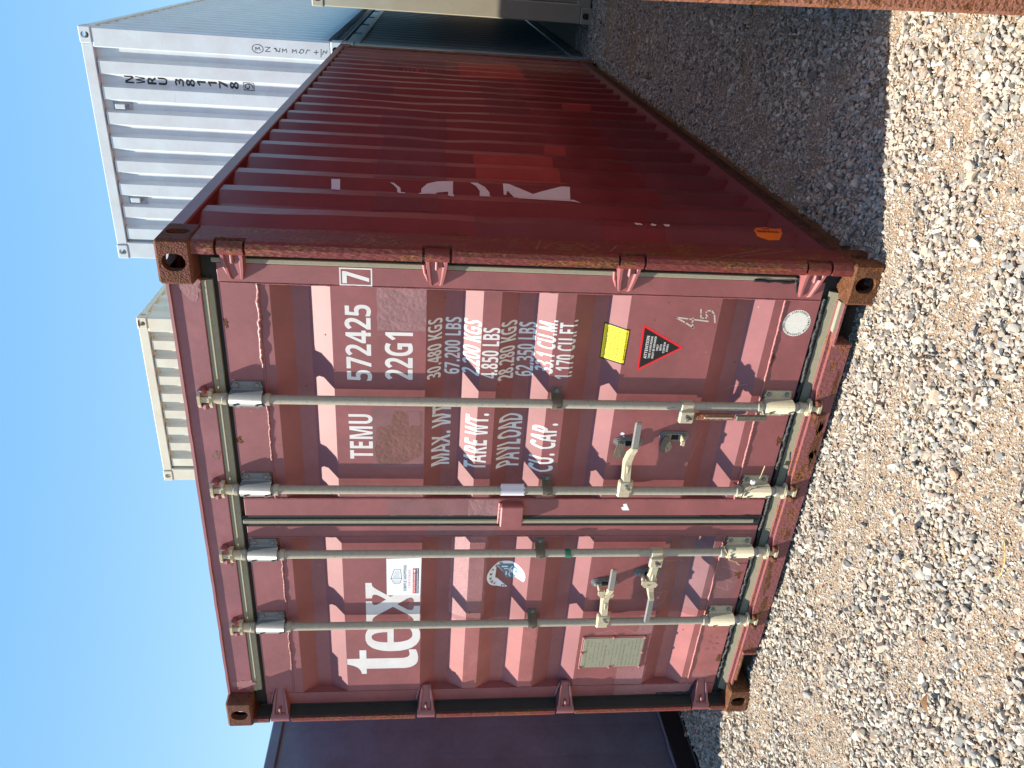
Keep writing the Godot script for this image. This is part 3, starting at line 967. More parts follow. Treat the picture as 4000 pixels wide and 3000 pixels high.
func door_stickers():
	var R := DOOR_R
	var L := DOOR_L
	# yellow stacking label, on the slope of a fold
	var y := door_print(R, "yellow_label", poly_tris(arr([0.752, 0.998, 0.745, 0.905, 0.898, 0.902, 0.909, 0.998])), M.sticker_black, 0.0016)
	door_print(y, "label_face", poly_tris(arr([0.758, 0.994, 0.752, 0.909, 0.892, 0.906, 0.902, 0.994])), M.sticker_yellow, 0.0022)
	var lines := ["THIS CONTAINER HAS BEEN", "DESIGNED AND TESTED FOR:", "8 HIGH STACKING", "MGW 30,480 KGS (67,200 LBS)", "10 HIGH STACKING", "MGW 24,000 KGS (52,910 LBS)"]
	for k in 6:
		var w := 0.032 if k in [2, 4] else 0.062
		door_print(y, "lettering", fit(text_tris(lines[k], SANSB), 0.827 - w, 0.983 - k * 0.0135 - 0.008, 0.827 + w, 0.983 - k * 0.0135 + 0.001), M.ink, 0.0028)
	# triangular warning label
	var t := door_print(R, "warning_label", poly_tris(arr([0.921, 0.855, 0.720, 0.851, 0.826, 0.680])), M.border_red, 0.0016)
	door_print(t, "label_face", poly_tris(arr([0.908, 0.847, 0.733, 0.844, 0.825, 0.694])), M.sticker_black, 0.0022)
	var wl := [["ATTENTION", 0.049, 0.012], ["THIS CONTAINER", 0.048, 0.0085], ["MUST BE REPAIRED", 0.0475, 0.0085], ["ONLY", 0.0135, 0.0085], ["WITH", 0.0135, 0.008], ["CORTEN", 0.023, 0.008], ["STEEL", 0.017, 0.008]]
	var yy := 0.833
	for q in wl:
		door_print(t, "lettering", fit(text_tris(q[0], SANSB), 0.824 - q[1], yy - q[2], 0.824 + q[1], yy), M.white_letter, 0.0028)
		yy -= q[2] + 0.0052
	# round maker's label
	var ro := door_print(R, "round_label", poly_tris(ngon(0.944, 0.246, 0.056, 40)), M.sticker_worn, 0.0016)
	door_print(ro, "lettering", arc_text("QINGDAO.XINHUACHANG CONTAINERS CO.,LTD.", SANSB, Vector2(0.944, 0.246), 0.049, 0.008, PI * 1.2, -PI * 0.75), M.ink, 0.0022)
	# torn oval inspection label
	var o := PackedVector2Array()
	for k in 41:
		var a := lerpf(-1.98, 3.3, k / 40.0)
		o.append(Vector2(-0.366 + cos(a) * 0.074 * (1.0 if a < 2.0 else 1.12), 1.298 + sin(a) * 0.088))
	o.append(Vector2(-0.385, 1.345))
	o.append(Vector2(-0.318, 1.342))
	o.append(Vector2(-0.355, 1.312))
	var ov := door_print(L, "inspection_label", poly_tris(o), M.sticker_white, 0.0016)
	door_print(ov, "emblem", poly_tris(arr([-0.318, 1.338, -0.308, 1.318, -0.309, 1.268, -0.325, 1.248, -0.365, 1.246, -0.390, 1.262, -0.394, 1.296, -0.355, 1.310])), M.sticker_teal, 0.0022)
	var gl := []
	gl += quad2(-0.33, 1.29, -0.322, 1.318)
	gl += quad2(-0.342, 1.285, -0.337, 1.306)
	gl += quad2(-0.378, 1.292, -0.355, 1.298)
	gl += poly_tris(ngon(-0.352, 1.268, 0.010, 10)) + poly_tris(ngon(-0.36, 1.256, 0.008, 10)) + poly_tris(ngon(-0.338, 1.258, 0.007, 10))
	gl += ribbon(vecs([-0.385, 1.275, -0.37, 1.285, -0.36, 1.275, -0.345, 1.282, -0.325, 1.268]), 0.005)
	door_print(ov, "emblem_figure", gl, M.sticker_white, 0.0028)
	door_print(ov, "lettering", arc_text("U VERITAS", SANSB, Vector2(-0.370, 1.298), 0.070, 0.011, PI * 1.02, PI * 0.06), M.ink, 0.0028)
	# seller's label with a little box emblem
	var s := door_print(L, "seller_label", poly_tris(arr([-0.456, 1.836, -0.240, 1.837, -0.236, 1.683, -0.455, 1.686])), M.sticker_white, 0.0019)
	var em := []
	for e in [[-0.385, 1.803, -0.355, 1.817], [-0.355, 1.817, -0.303, 1.803], [-0.385, 1.803, -0.383, 1.777], [-0.383, 1.777, -0.355, 1.770], [-0.355, 1.770, -0.302, 1.775], [-0.303, 1.803, -0.302, 1.775], [-0.355, 1.820, -0.355, 1.769]]:
		em += ribbon(vecs(e), 0.0022)
	for k in 7:
		em += ribbon(vecs([-0.349 + k * 0.0062, 1.808 - k * 0.0014, -0.349 + k * 0.0062, 1.779]), 0.0012)
	for k in 3:
		em += ribbon(vecs([-0.378 + k * 0.007, 1.803 + k * 0.003, -0.378 + k * 0.007, 1.779 - k * 0.001]), 0.0012)
	door_print(s, "emblem", em, M.navy, 0.0025)
	door_print(s, "lettering", fit(text_tris("SIMPLE SHIPPING", SANSB), -0.430, 1.7485, -0.278, 1.7615), M.navy, 0.0025)
	door_print(s, "lettering", fit(text_tris("C O N T A I N E R S", SANSB), -0.410, 1.7305, -0.305, 1.7405), M.sticker_red, 0.0025)
	door_print(s, "red_band", quad2(-0.446, 1.7065, -0.296, 1.7205), M.sticker_red, 0.0025)
	door_print(s, "navy_band", quad2(-0.446, 1.6935, -0.296, 1.7065), M.navy, 0.0025)
	door_print(s, "lettering", fit(text_tris("Scan for active inventory", SANSB), -0.440, 1.7085, -0.328, 1.7185), M.sticker_white, 0.0031)
	door_print(s, "lettering", fit(text_tris("SimpleShippingContainers.com", SANSB), -0.443, 1.6950, -0.299, 1.7050), M.sticker_white, 0.0031)
	door_print(s, "arrow", poly_tris(arr([-0.322, 1.7115, -0.312, 1.7115, -0.312, 1.708, -0.303, 1.7135, -0.312, 1.719, -0.312, 1.7155, -0.322, 1.7155])), M.sticker_white, 0.0031)
	# scraps of old labels
	for q in [[R, 0.372, 0.858, 0.022, 0.010], [R, 0.402, 0.862, 0.018, 0.010], [R, 0.425, 0.868, 0.010, 0.008]]:
		door_print(q[0], "label_scrap", poly_tris(blob(q[1], q[2], q[3] * 0.6, q[4], 0.35, int(q[1] * 1000), 9)), M.sticker_white, 0.0014)
	flat_print(R, "label_scrap", poly_tris(arr([0.03, 0.782, 0.066, 0.80, 0.064, 0.815, 0.05, 0.81, 0.045, 0.822, 0.03, 0.812])), M.sticker_white, ZS + 0.0003)
	# consolidated data plate
	var pl := nb()
	cbox(pl, Vector3(-0.952, 0.585, -0.082), Vector3(-0.738, 0.900, -0.0755), 0.001)
	var rim := put(L, "data_plate", pl, M.patch_pink)
	put(rim, "plate_face", bx(-0.944, -0.746, 0.593, 0.892, -0.077, -0.0735, 0.0005), M.plate)
	var rv := nb()
	for x in [-0.946, -0.845, -0.744]:
		for yv in [0.591, 0.894]:
			tube(rv, [Vector3(x, yv, -0.077), Vector3(x, yv, -0.071), Vector3(x, yv, -0.068)], [0.0085, 0.0085, 0.004], 8)
	for yv in [0.745]:
		for x in [-0.946, -0.744]:
			tube(rv, [Vector3(x, yv, -0.077), Vector3(x, yv, -0.071), Vector3(x, yv, -0.068)], [0.0085, 0.0085, 0.004], 8)
	put(rim, "rivets", rv, M.patch_pink)
	var tl := []
	var r := RandomNumberGenerator.new()
	r.seed = 8
	for k in 15:
		var ya := 0.872 - k * 0.0185
		var xa := -0.935
		while xa < -0.76:
			var w := r.randf_range(0.012, 0.04)
			if r.randf() < 0.8:
				tl += quad2(xa, ya - 0.003, minf(xa + w, -0.757), ya + (0.004 if k % 5 == 0 else 0.001))
			xa += w + 0.006
	flat_print(rim, "engraved_lines", tl, M.plate_text, -0.0733)

func hinges():
	var hinge_y := [2.348, 1.648, 0.952, 0.247]
	for s in [1, -1]:
		var door := DOOR_R if s > 0 else DOOR_L
		var off := 0.0 if s > 0 else -0.012
		for k in 4:
			var y: float = hinge_y[k]
			var st := nb()
			# tapered blade: root at the pin, tip on the stile
			var P := func(x, yy, z): return Vector3(s * (x + off * -s * 0.0), y + yy, z)
			var root := 1.172
			var tip := 1.052
			var sec := [[root, 0.041, -0.020], [1.150, 0.040, -0.030], [1.10, 0.033, -0.050], [tip + 0.012, 0.026, -0.064], [tip, 0.021, -0.080]]
			for i in sec.size() - 1:
				var a: Array = sec[i]
				var b: Array = sec[i + 1]
				# five strips across: edge rib, valley, rib
				var prof := [[-1.0, -0.022], [-0.92, 0.004], [-0.66, 0.004], [-0.52, -0.007], [0.52, -0.007], [0.66, 0.004], [0.92, 0.004], [1.0, -0.022]]
				if i == sec.size() - 2:
					prof = [[-1.0, -0.01], [-0.92, 0.001], [-0.66, 0.001], [-0.52, 0.0], [0.52, 0.0], [0.66, 0.001], [0.92, 0.001], [1.0, -0.01]]
				var prof_a := [[-1.0, -0.03], [-0.92, 0.004], [-0.66, 0.004], [-0.52, -0.007], [0.52, -0.007], [0.66, 0.004], [0.92, 0.004], [1.0, -0.03]]
				for e in 7:
					var q0: Vector3 = P.call(a[0], a[1] * prof_a[e][0], a[2] + prof_a[e][1])
					var q1: Vector3 = P.call(a[0], a[1] * prof_a[e + 1][0], a[2] + prof_a[e + 1][1])
					var q2: Vector3 = P.call(b[0], b[1] * (prof if i == 3 else prof_a)[e + 1][0], b[2] + (prof if i == 3 else prof_a)[e + 1][1])
					var q3: Vector3 = P.call(b[0], b[1] * (prof if i == 3 else prof_a)[e][0], b[2] + (prof if i == 3 else prof_a)[e][1])
					quad(st, q0, q1, q2, q3)
				# sides down to the door
				for g in [-1, 1]:
					quad(st, P.call(a[0], a[1] * g, a[2] - 0.03), P.call(b[0], b[1] * g, b[2] - (0.01 if i == 3 else 0.03)), P.call(b[0], b[1] * g, -0.09), P.call(a[0], a[1] * g, -0.09))
			quad(st, P.call(tip, 0.021, -0.08), P.call(tip, -0.021, -0.08), P.call(tip, -0.021, -0.09), P.call(tip, 0.021, -0.09))
			# short rib by the pin
			cbox(st, Vector3(minf(s * 1.13, s * 1.168), y - 0.006, -0.045), Vector3(maxf(s * 1.13, s * 1.168), y + 0.006, -0.022), 0.004)
			var h := put(door, "hinge", st, M.door_red if s > 0 else M.frame_red)
			var kn := nb()
			tube(kn, [Vector3(s * 1.186, y - 0.043, -0.030), Vector3(s * 1.186, y + 0.043, -0.030)], 0.024, 14)
			cbox(kn, Vector3(minf(s * 1.165, s * 1.2), y - 0.042, -0.052), Vector3(maxf(s * 1.165, s * 1.2), y + 0.042, -0.012), 0.006)
			put(h, "knuckle", kn, M.post_rust if s > 0 else M.frame_red)
			var pin := nb()
			tube(pin, [Vector3(s * 1.186, y - 0.0515, -0.030), Vector3(s * 1.186, y + 0.0515, -0.030)], 0.009, 8)
			put(h, "pin", pin, M.rust)
			var sq := nb()
			tube(sq, [Vector3(s * 1.135, y + 0.047, -0.072), Vector3(s * 1.10, y + 0.04, -0.078), Vector3(s * 1.06, y + 0.028, -0.082)], [0.006, 0.007, 0.003], 6)
			put(h, "sealant_bead", sq, M.sealant if k == 3 else M.patch_pink)

func rods():
	# four locking rods with their brackets, cams, clamps and handles
	var rx := [-0.605, -0.181, 0.161, 0.584]
	var lean := [0.0, 0.0, 0.0, 0.0]
	for i in 4:
		var x: float = rx[i]
		var z := -0.044
		var st := nb()
		tube(st, [Vector3(x, 0.13, z), Vector3(x, 2.47, z)], 0.0178, 20)
		# collars beside the brackets and stub ends
		for q in [[0.145, 0.165, 0.0235], [0.318, 0.340, 0.0240], [2.262, 2.284, 0.0240], [2.420, 2.440, 0.0235]]:
			tube(st, [Vector3(x, q[0], z), Vector3(x, q[0] + 0.003, z), Vector3(x, q[1] - 0.003, z), Vector3(x, q[1], z)], [q[2] - 0.003, q[2], q[2], q[2] - 0.003], 18)
		var rod := put(RED, "locking_rod", st, M.rod)
		for b in [0.248, 2.352]:
			bracket(rod, x, b, z)
		cam(rod, x, 2.470, z, 1.0)
		cam(rod, x, 0.130, z, -1.0)
		clamp_band(rod, x, 1.163, z)
	# handles: rod, direction of the arm, height
	handle(rx[2], 0.836, 1.0, 0)
	handle(rx[0], 0.833, 1.0, 1)
	handle(rx[1], 0.636, -1.0, 1)
	loose_handle(rx[3], 0.634)
	catch_plate(DOOR_R, 0.386, 0.838, 0)
	catch_plate(DOOR_R, 0.418, 0.647, 0)
	catch_plate(DOOR_L, -0.388, 0.840, 1)
	catch_plate(DOOR_L, -0.328, 0.645, 1)
	# keepers welded on header and sill
	for i in 4:
		for e in [1, -1]:
			var y := 2.507 if e > 0 else 0.086
			var zz := -0.066 if e > 0 else -0.05
			for s in [-1, 1]:
				var kp := nb()
				var pl := arr([0.0, -0.010, 0.012, -0.013, 0.030, -0.011, 0.036, -0.002, 0.034, 0.008, 0.022, 0.013, 0.0, 0.011])
				prism(kp, pl, -0.011, 0.011, Transform3D(Basis(Vector3(0, 0, 1), Vector3(0, 1, 0), Vector3(1, 0, 0)), Vector3(rx[i] + s * 0.030, y + s * 0.004, zz)), 0.003)
				put(RED, "cam_keeper", kp, M.frame_red if e > 0 else M.rust)
	# paper wrapped round a rod, tape, seal wires
	var pw := nb()
	var pr := RandomNumberGenerator.new()
	pr.seed = 3
	for k in 14:
		var a0 := -1.9 + k * 0.27
		var a1 := a0 + 0.27
		var ra := 0.0208 + (0.004 if k > 11 else 0.0)
		var rb := 0.0208 + (0.009 if k > 11 else (0.004 if k == 11 else 0.0))
		quad(pw, Vector3(rx[2] + sin(a0) * ra, 1.262 + 0.004 * sin(k * 2.1), -0.042 + cos(a0) * ra), Vector3(rx[2] + sin(a1) * rb, 1.262 + 0.004 * sin(k * 2.1 + 2.1), -0.042 + cos(a1) * rb), Vector3(rx[2] + sin(a1) * rb, 1.360 + 0.003 * sin(k * 1.7 + 1.7), -0.042 + cos(a1) * rb), Vector3(rx[2] + sin(a0) * ra, 1.360 + 0.003 * sin(k * 1.7), -0.042 + cos(a0) * ra))
	put(RED, "paper_tag", pw, M.paper)
	var tp := nb()
	tube(tp, [Vector3(rx[1], 1.027, -0.042), Vector3(rx[1], 1.052, -0.042)], 0.0196, 16, false)
	put(RED, "green_tape", tp, M.green_tape)
	var w1 := nb()
	tube(w1, [Vector3(rx[2] - 0.02, 0.335, -0.03), Vector3(rx[2] + 0.012, 0.322, -0.008), Vector3(rx[2] + 0.035, 0.29, -0.02), Vector3(rx[2] + 0.062, 0.262, -0.03), Vector3(rx[2] + 0.085, 0.25, -0.03), Vector3(rx[2] + 0.10, 0.245, -0.035), Vector3(rx[2] + 0.135, 0.238, -0.04)], 0.0022, 6)
	var seal := put(RED, "seal_wire", w1, M.wire)
	put(seal, "seal_clip", bx(rx[2] + 0.05, rx[2] + 0.068, 0.27, 0.288, -0.034, -0.022, 0.002), M.sticker_white)
	var w2 := nb()
	tube(w2, [Vector3(rx[2] + 0.03, 0.345, -0.065), Vector3(rx[2] + 0.033, 0.325, -0.03), Vector3(rx[2] + 0.03, 0.31, -0.012), Vector3(rx[2] - 0.015, 0.322, -0.012)], 0.0025, 6)
	put(seal, "black_tie", w2, M.black_wire)
	var w3 := nb()
	tube(w3, [Vector3(rx[1] + 0.03, 0.33, -0.06), Vector3(rx[1] + 0.02, 0.318, -0.012), Vector3(rx[1] - 0.02, 0.30, -0.012), Vector3(rx[1] - 0.05, 0.255, -0.03), Vector3(rx[1] - 0.068, 0.235, -0.032)], 0.0022, 6)
	put(RED, "seal_wire", w3, M.wire)
	var w4 := nb()
	tube(w4, [Vector3(rx[1] - 0.055, 0.25, -0.03), Vector3(rx[1] - 0.05, 0.205, -0.025), Vector3(rx[1] - 0.035, 0.175, -0.02), Vector3(rx[1] - 0.02, 0.168, -0.02)], 0.0018, 6)
	put(RED, "seal_wire", w4, M.black_wire)

func bracket(rod: Node3D, x: float, y: float, z: float):
	# bearing: a plate bolted to the door, bowed over the rod
	var st := nb()
	var h := 0.060
	var prof := [[-0.056, -0.081], [-0.056, -0.073], [-0.034, -0.073], [-0.027, -0.062], [-0.027, -0.042], [-0.0235, -0.029], [-0.0135, -0.0186], [0.0, -0.015], [0.0135, -0.0186], [0.0235, -0.029], [0.027, -0.042], [0.028, -0.062], [0.034, -0.070], [0.060, -0.072], [0.060, -0.081]]
	for k in prof.size() - 1:
		var a: Array = prof[k]
		var b: Array = prof[k + 1]
		st.set_smooth_group(2 if k > 2 and k < 11 else -1)
		var ha := h - (0.010 if k < 2 or k > 11 else 0.0)
		var hb := h - (0.010 if k < 1 or k > 10 else 0.0)
		if k >= 11: ha = h - (0.0 if k == 11 else 0.0)
		quad(st, Vector3(x + a[0], y - ha, a[1]), Vector3(x + b[0], y - hb, b[1]), Vector3(x + b[0], y + hb, b[1]), Vector3(x + a[0], y + ha, a[1]))
		# end caps
		for g in [-1, 1]:
			tri(st, Vector3(x + a[0], y + g * ha, a[1]), Vector3(x + b[0], y + g * hb, b[1]), Vector3(x, y + g * h, -0.078))
	st.set_smooth_group(-1)
	var o := put(rod, "bracket", st, M.galvanised if y > 1.0 else M.hardware)
	for g in [-1, 1]:
		var bo := nb()
		prism(bo, ngon(x + 0.047, y + g * 0.038, 0.0095, 6, 0.3), -0.075, -0.062, Transform3D.IDENTITY, 0.0015)
		put(o, "bolt", bo, M.galvanised)
		var rv := nb()
		tube(rv, [Vector3(x - 0.012, y + g * 0.041, -0.02), Vector3(x - 0.014, y + g * 0.041, -0.0125)], 0.0055, 8)
		put(o, "rivet", rv, M.old_steel)
		var b2 := nb()
		prism(b2, ngon(x - 0.046, y + g * 0.036, 0.0095, 6, 0.1), -0.075, -0.064, Transform3D.IDENTITY, 0.0015)
		put(o, "bolt", b2, M.galvanised)

func cam(rod: Node3D, x: float, y: float, z: float, d: float):
	# claw at the rod's end: neck, two horned plates and a web
	var st := nb()
	tube(st, [Vector3(x, y - d * 0.03, z), Vector3(x, y + d * 0.004, z), Vector3(x, y + d * 0.014, z)], [0.021, 0.021, 0.026], 14)
	var horn := arr([-0.034, 0.012, -0.036, -0.002, -0.026, -0.010, -0.012, -0.006, -0.008, 0.004, 0.008, 0.004, 0.014, -0.008, 0.026, -0.016, 0.038, -0.010, 0.036, 0.010, 0.020, 0.022, -0.016, 0.022])
	for k in 2:
		var yy := y + d * (0.010 + k * 0.042)
		prism(st, horn, -0.0055, 0.0055, Transform3D(Basis(Vector3(1, 0, 0), Vector3(0, 0, 1), Vector3(0, 1, 0)), Vector3(x, yy, z)), 0.0015)
	cbox(st, Vector3(x - 0.012, minf(y + d * 0.012, y + d * 0.05), z - 0.002), Vector3(x + 0.012, maxf(y + d * 0.012, y + d * 0.05), z + 0.016), 0.003)
	put(rod, "cam", st, M.hardware)

func clamp_band(rod: Node3D, x: float, y: float, z: float):
	var st := nb()
	var prof := [[-0.036, -0.080], [-0.030, -0.070], [-0.024, -0.055], [-0.0225, -0.042], [-0.0165, -0.026], [0.0, -0.0192], [0.0165, -0.026], [0.0225, -0.042], [0.024, -0.060], [0.030, -0.074], [0.056, -0.077], [0.056, -0.083]]
	for k in prof.size() - 1:
		var a: Array = prof[k]
		var b: Array = prof[k + 1]
		st.set_smooth_group(2 if k < 9 else -1)
		quad(st, Vector3(x + a[0], y - 0.021, a[1]), Vector3(x + b[0], y - 0.021, b[1]), Vector3(x + b[0], y + 0.021, b[1]), Vector3(x + a[0], y + 0.021, a[1]))
		st.set_smooth_group(-1)
		for g in [-1, 1]:
			tri(st, Vector3(x + a[0], y + g * 0.021, a[1]), Vector3(x + b[0], y + g * 0.021, b[1]), Vector3(x, y + g * 0.021, -0.082))
	var o := put(rod, "clamp", st, M.old_steel)
	var bo := nb()
	prism(bo, ngon(x + 0.043, y, 0.0095, 6, 0.2), -0.08, -0.068, Transform3D.IDENTITY, 0.0015)
	put(o, "bolt", bo, M.galvanised)
	var rv := nb()
	tube(rv, [Vector3(x - 0.006, y, -0.024), Vector3(x - 0.007, y, -0.0165)], 0.005, 8)
	put(o, "rivet", rv, M.old_steel)

func hub(x: float, y: float, s: float) -> MeshInstance3D:
	# fork that joins the handle to the rod
	var st := nb()
	var x0 := x + s * 0.010
	var x1 := x + s * 0.066
	for yy in [y - 0.024, y + 0.024]:
		pass
	cbox(st, Vector3(minf(x0, x1), y - 0.030, -0.040), Vector3(maxf(x0, x1), y + 0.030, -0.012), 0.005)
	cbox(st, Vector3(x - 0.023, y - 0.030, -0.062), Vector3(x + 0.023, y + 0.030, -0.021), 0.008)
	var o := put(RED, "handle_hub", st, M.hardware)
	var rv := nb()
	tube(rv, [Vector3(x + s * 0.044, y, -0.014), Vector3(x + s * 0.044, y, -0.006), Vector3(x + s * 0.044, y, -0.003)], [0.0095, 0.0095, 0.005], 12)
	put(o, "rivet", rv, M.galvanised)
	var sl := nb()
	prism(sl, stadium(0.018, 0.0055, 4), -0.0128, -0.0112, Transform3D(Basis(Vector3.BACK, 0.9), Vector3(x + s * 0.036, y - 0.007, 0)))
	put(o, "slot", sl, M.old_steel)
	return o

func bar_strip(st: SurfaceTool, sec: Array):
	# a bar through sections [x, y, z, half height, half depth]
	for i in sec.size() - 1:
		var a: Array = sec[i]
		var b: Array = sec[i + 1]
		var q := []
		for s in [a, b]:
			q.append([Vector3(s[0], s[1] - s[3], s[2] - s[4]), Vector3(s[0], s[1] - s[3] * 0.75, s[2] + s[4]), Vector3(s[0], s[1] + s[3] * 0.75, s[2] + s[4]), Vector3(s[0], s[1] + s[3], s[2] - s[4])])
		for k in 4:
			var j := (k + 1) % 4
			quad(st, q[0][k], q[0][j], q[1][j], q[1][k])
		if i == 0:
			quad(st, q[0][0], q[0][1], q[0][2], q[0][3])
		if i == sec.size() - 2:
			quad(st, q[1][0], q[1][1], q[1][2], q[1][3])

func handle(x: float, y: float, s: float, closed: int):
	var o := hub(x, y, s)
	var st := nb()
	bar_strip(st, [[x + s * 0.045, y, -0.028, 0.017, 0.013], [x + s * 0.075, y, -0.028, 0.019, 0.013], [x + s * 0.16, y + 0.006, -0.028, 0.018, 0.014], [x + s * 0.205, y - 0.001, -0.022, 0.016, 0.014], [x + s * 0.235, y - 0.006, -0.004, 0.015, 0.009], [x + s * 0.245, y - 0.006, 0.0, 0.013, 0.007]])
	var arm := put(RED, "handle", st, M.hardware)
	var gp := nb()
	bar_strip(gp, [[x + s * 0.240, y - 0.006, -0.001, 0.0145, 0.006], [x + s * 0.30, y - 0.004, 0.006, 0.0145, 0.006], [x + s * 0.368, y - 0.001, 0.012, 0.0135, 0.006], [x + s * 0.376, y - 0.001, 0.012, 0.010, 0.004]])
	put(arm, "grip", gp, M.galvanised)
	var rb := nb()
	prism(rb, arr([x + s * 0.09, y + 0.004, x + s * 0.15, y + 0.014, x + s * 0.15, y - 0.004]), -0.024, -0.012, Transform3D.IDENTITY, 0.004)
	put(arm, "rib", rb, M.hardware)

func loose_handle(x: float, y: float):
	# hangs straight down from its hub
	hub(x, y, -1.0)
	var cx := x - 0.034
	var st := nb()
	tube(st, [Vector3(cx, y - 0.02, -0.025), Vector3(cx, y - 0.05, -0.022)], 0.008, 8)
	cbox(st, Vector3(cx - 0.016, y - 0.20, -0.030), Vector3(cx + 0.013, y - 0.028, -0.014), 0.004)
	var arm := put(RED, "handle", st, M.tan_rust)
	put(arm, "rib", bx(cx - 0.006, cx + 0.002, y - 0.19, y - 0.07, -0.016, -0.009, 0.003), M.hardware)
	put(arm, "grip", bx(cx - 0.018, cx + 0.010, y - 0.335, y - 0.205, -0.026, -0.012, 0.005), M.old_steel)

func catch_plate(door: Node3D, x: float, y: float, closed: int):
	var st := nb()
	prism(st, stadium(0.023, 0.062, 6), ZF, -0.074, Transform3D(Basis(), Vector3(x, y, 0)), 0.002)
	prism(st, stadium(0.017, 0.056, 6), -0.074, -0.068, Transform3D(Basis(), Vector3(x, y, 0)), 0.002)
	var o := put(door, "handle_catch", st, M.galvanised)
	for g in [-1, 1]:
		var b := nb()
		tube(b, [Vector3(x, y + g * 0.040, -0.069), Vector3(x, y + g * 0.040, -0.060), Vector3(x, y + g * 0.040, -0.057)], [0.0115, 0.0115, 0.006], 10)
		put(o, "bolt", b, M.galvanised)
	put(o, "slot", bx(x - 0.012, x + 0.012, y - 0.016, y + 0.014, -0.0685, -0.0672, 0.0003), M.dark_hole)
	# hook that carries the bar
	put(o, "hook", bx(x - 0.014, x + 0.016, y - 0.030, y - 0.022, -0.070, -0.020, 0.002), M.hardware)
	put(o, "hook", bx(x - 0.010, x + 0.012, y - 0.030, y - 0.012, -0.023, -0.018, 0.002), M.hardware)
	# swinging flap
	var fl := nb()
	var shape := arr([0.012, 0.012, 0.012, -0.012, -0.012, -0.022, -0.030, -0.034, -0.052, -0.030, -0.066, -0.010, -0.058, 0.010, -0.040, 0.016, -0.014, 0.014])
	if closed:
		shape = arr([0.012, 0.012, 0.010, -0.014, 0.006, -0.050, -0.010, -0.066, -0.028, -0.060, -0.034, -0.030, -0.030, -0.006, -0.012, 0.010])
	var zf := -0.016 if closed else -0.056
	if closed:
		prism(fl, shape, zf, zf + 0.005, Transform3D(Basis(), Vector3(x - 0.006, y + 0.030, 0)), 0.0012)
		cbox(fl, Vector3(x - 0.016, y + 0.022, -0.06), Vector3(x + 0.006, y + 0.036, zf + 0.002), 0.003)
	else:
		prism(fl, shape, zf, zf + 0.006, Transform3D(Basis(Vector3.BACK, -0.12), Vector3(x - 0.002, y + 0.040, 0)), 0.0012)
	var f := put(o, "flap", fl, M.hardware if closed else M.old_steel)
	var hl := nb()
	if closed:
		prism(hl, stadium(0.003, 0.008, 4), zf + 0.0048, zf + 0.0056, Transform3D(Basis(Vector3.BACK, 0.3), Vector3(x - 0.018, y + 0.006, 0)))
	else:
		prism(hl, stadium(0.009, 0.004, 4), zf + 0.0058, zf + 0.0066, Transform3D(Basis(Vector3.BACK, 0.5), Vector3(x - 0.044, y + 0.036, 0)))
	put(f, "hole", hl, M.door_red)

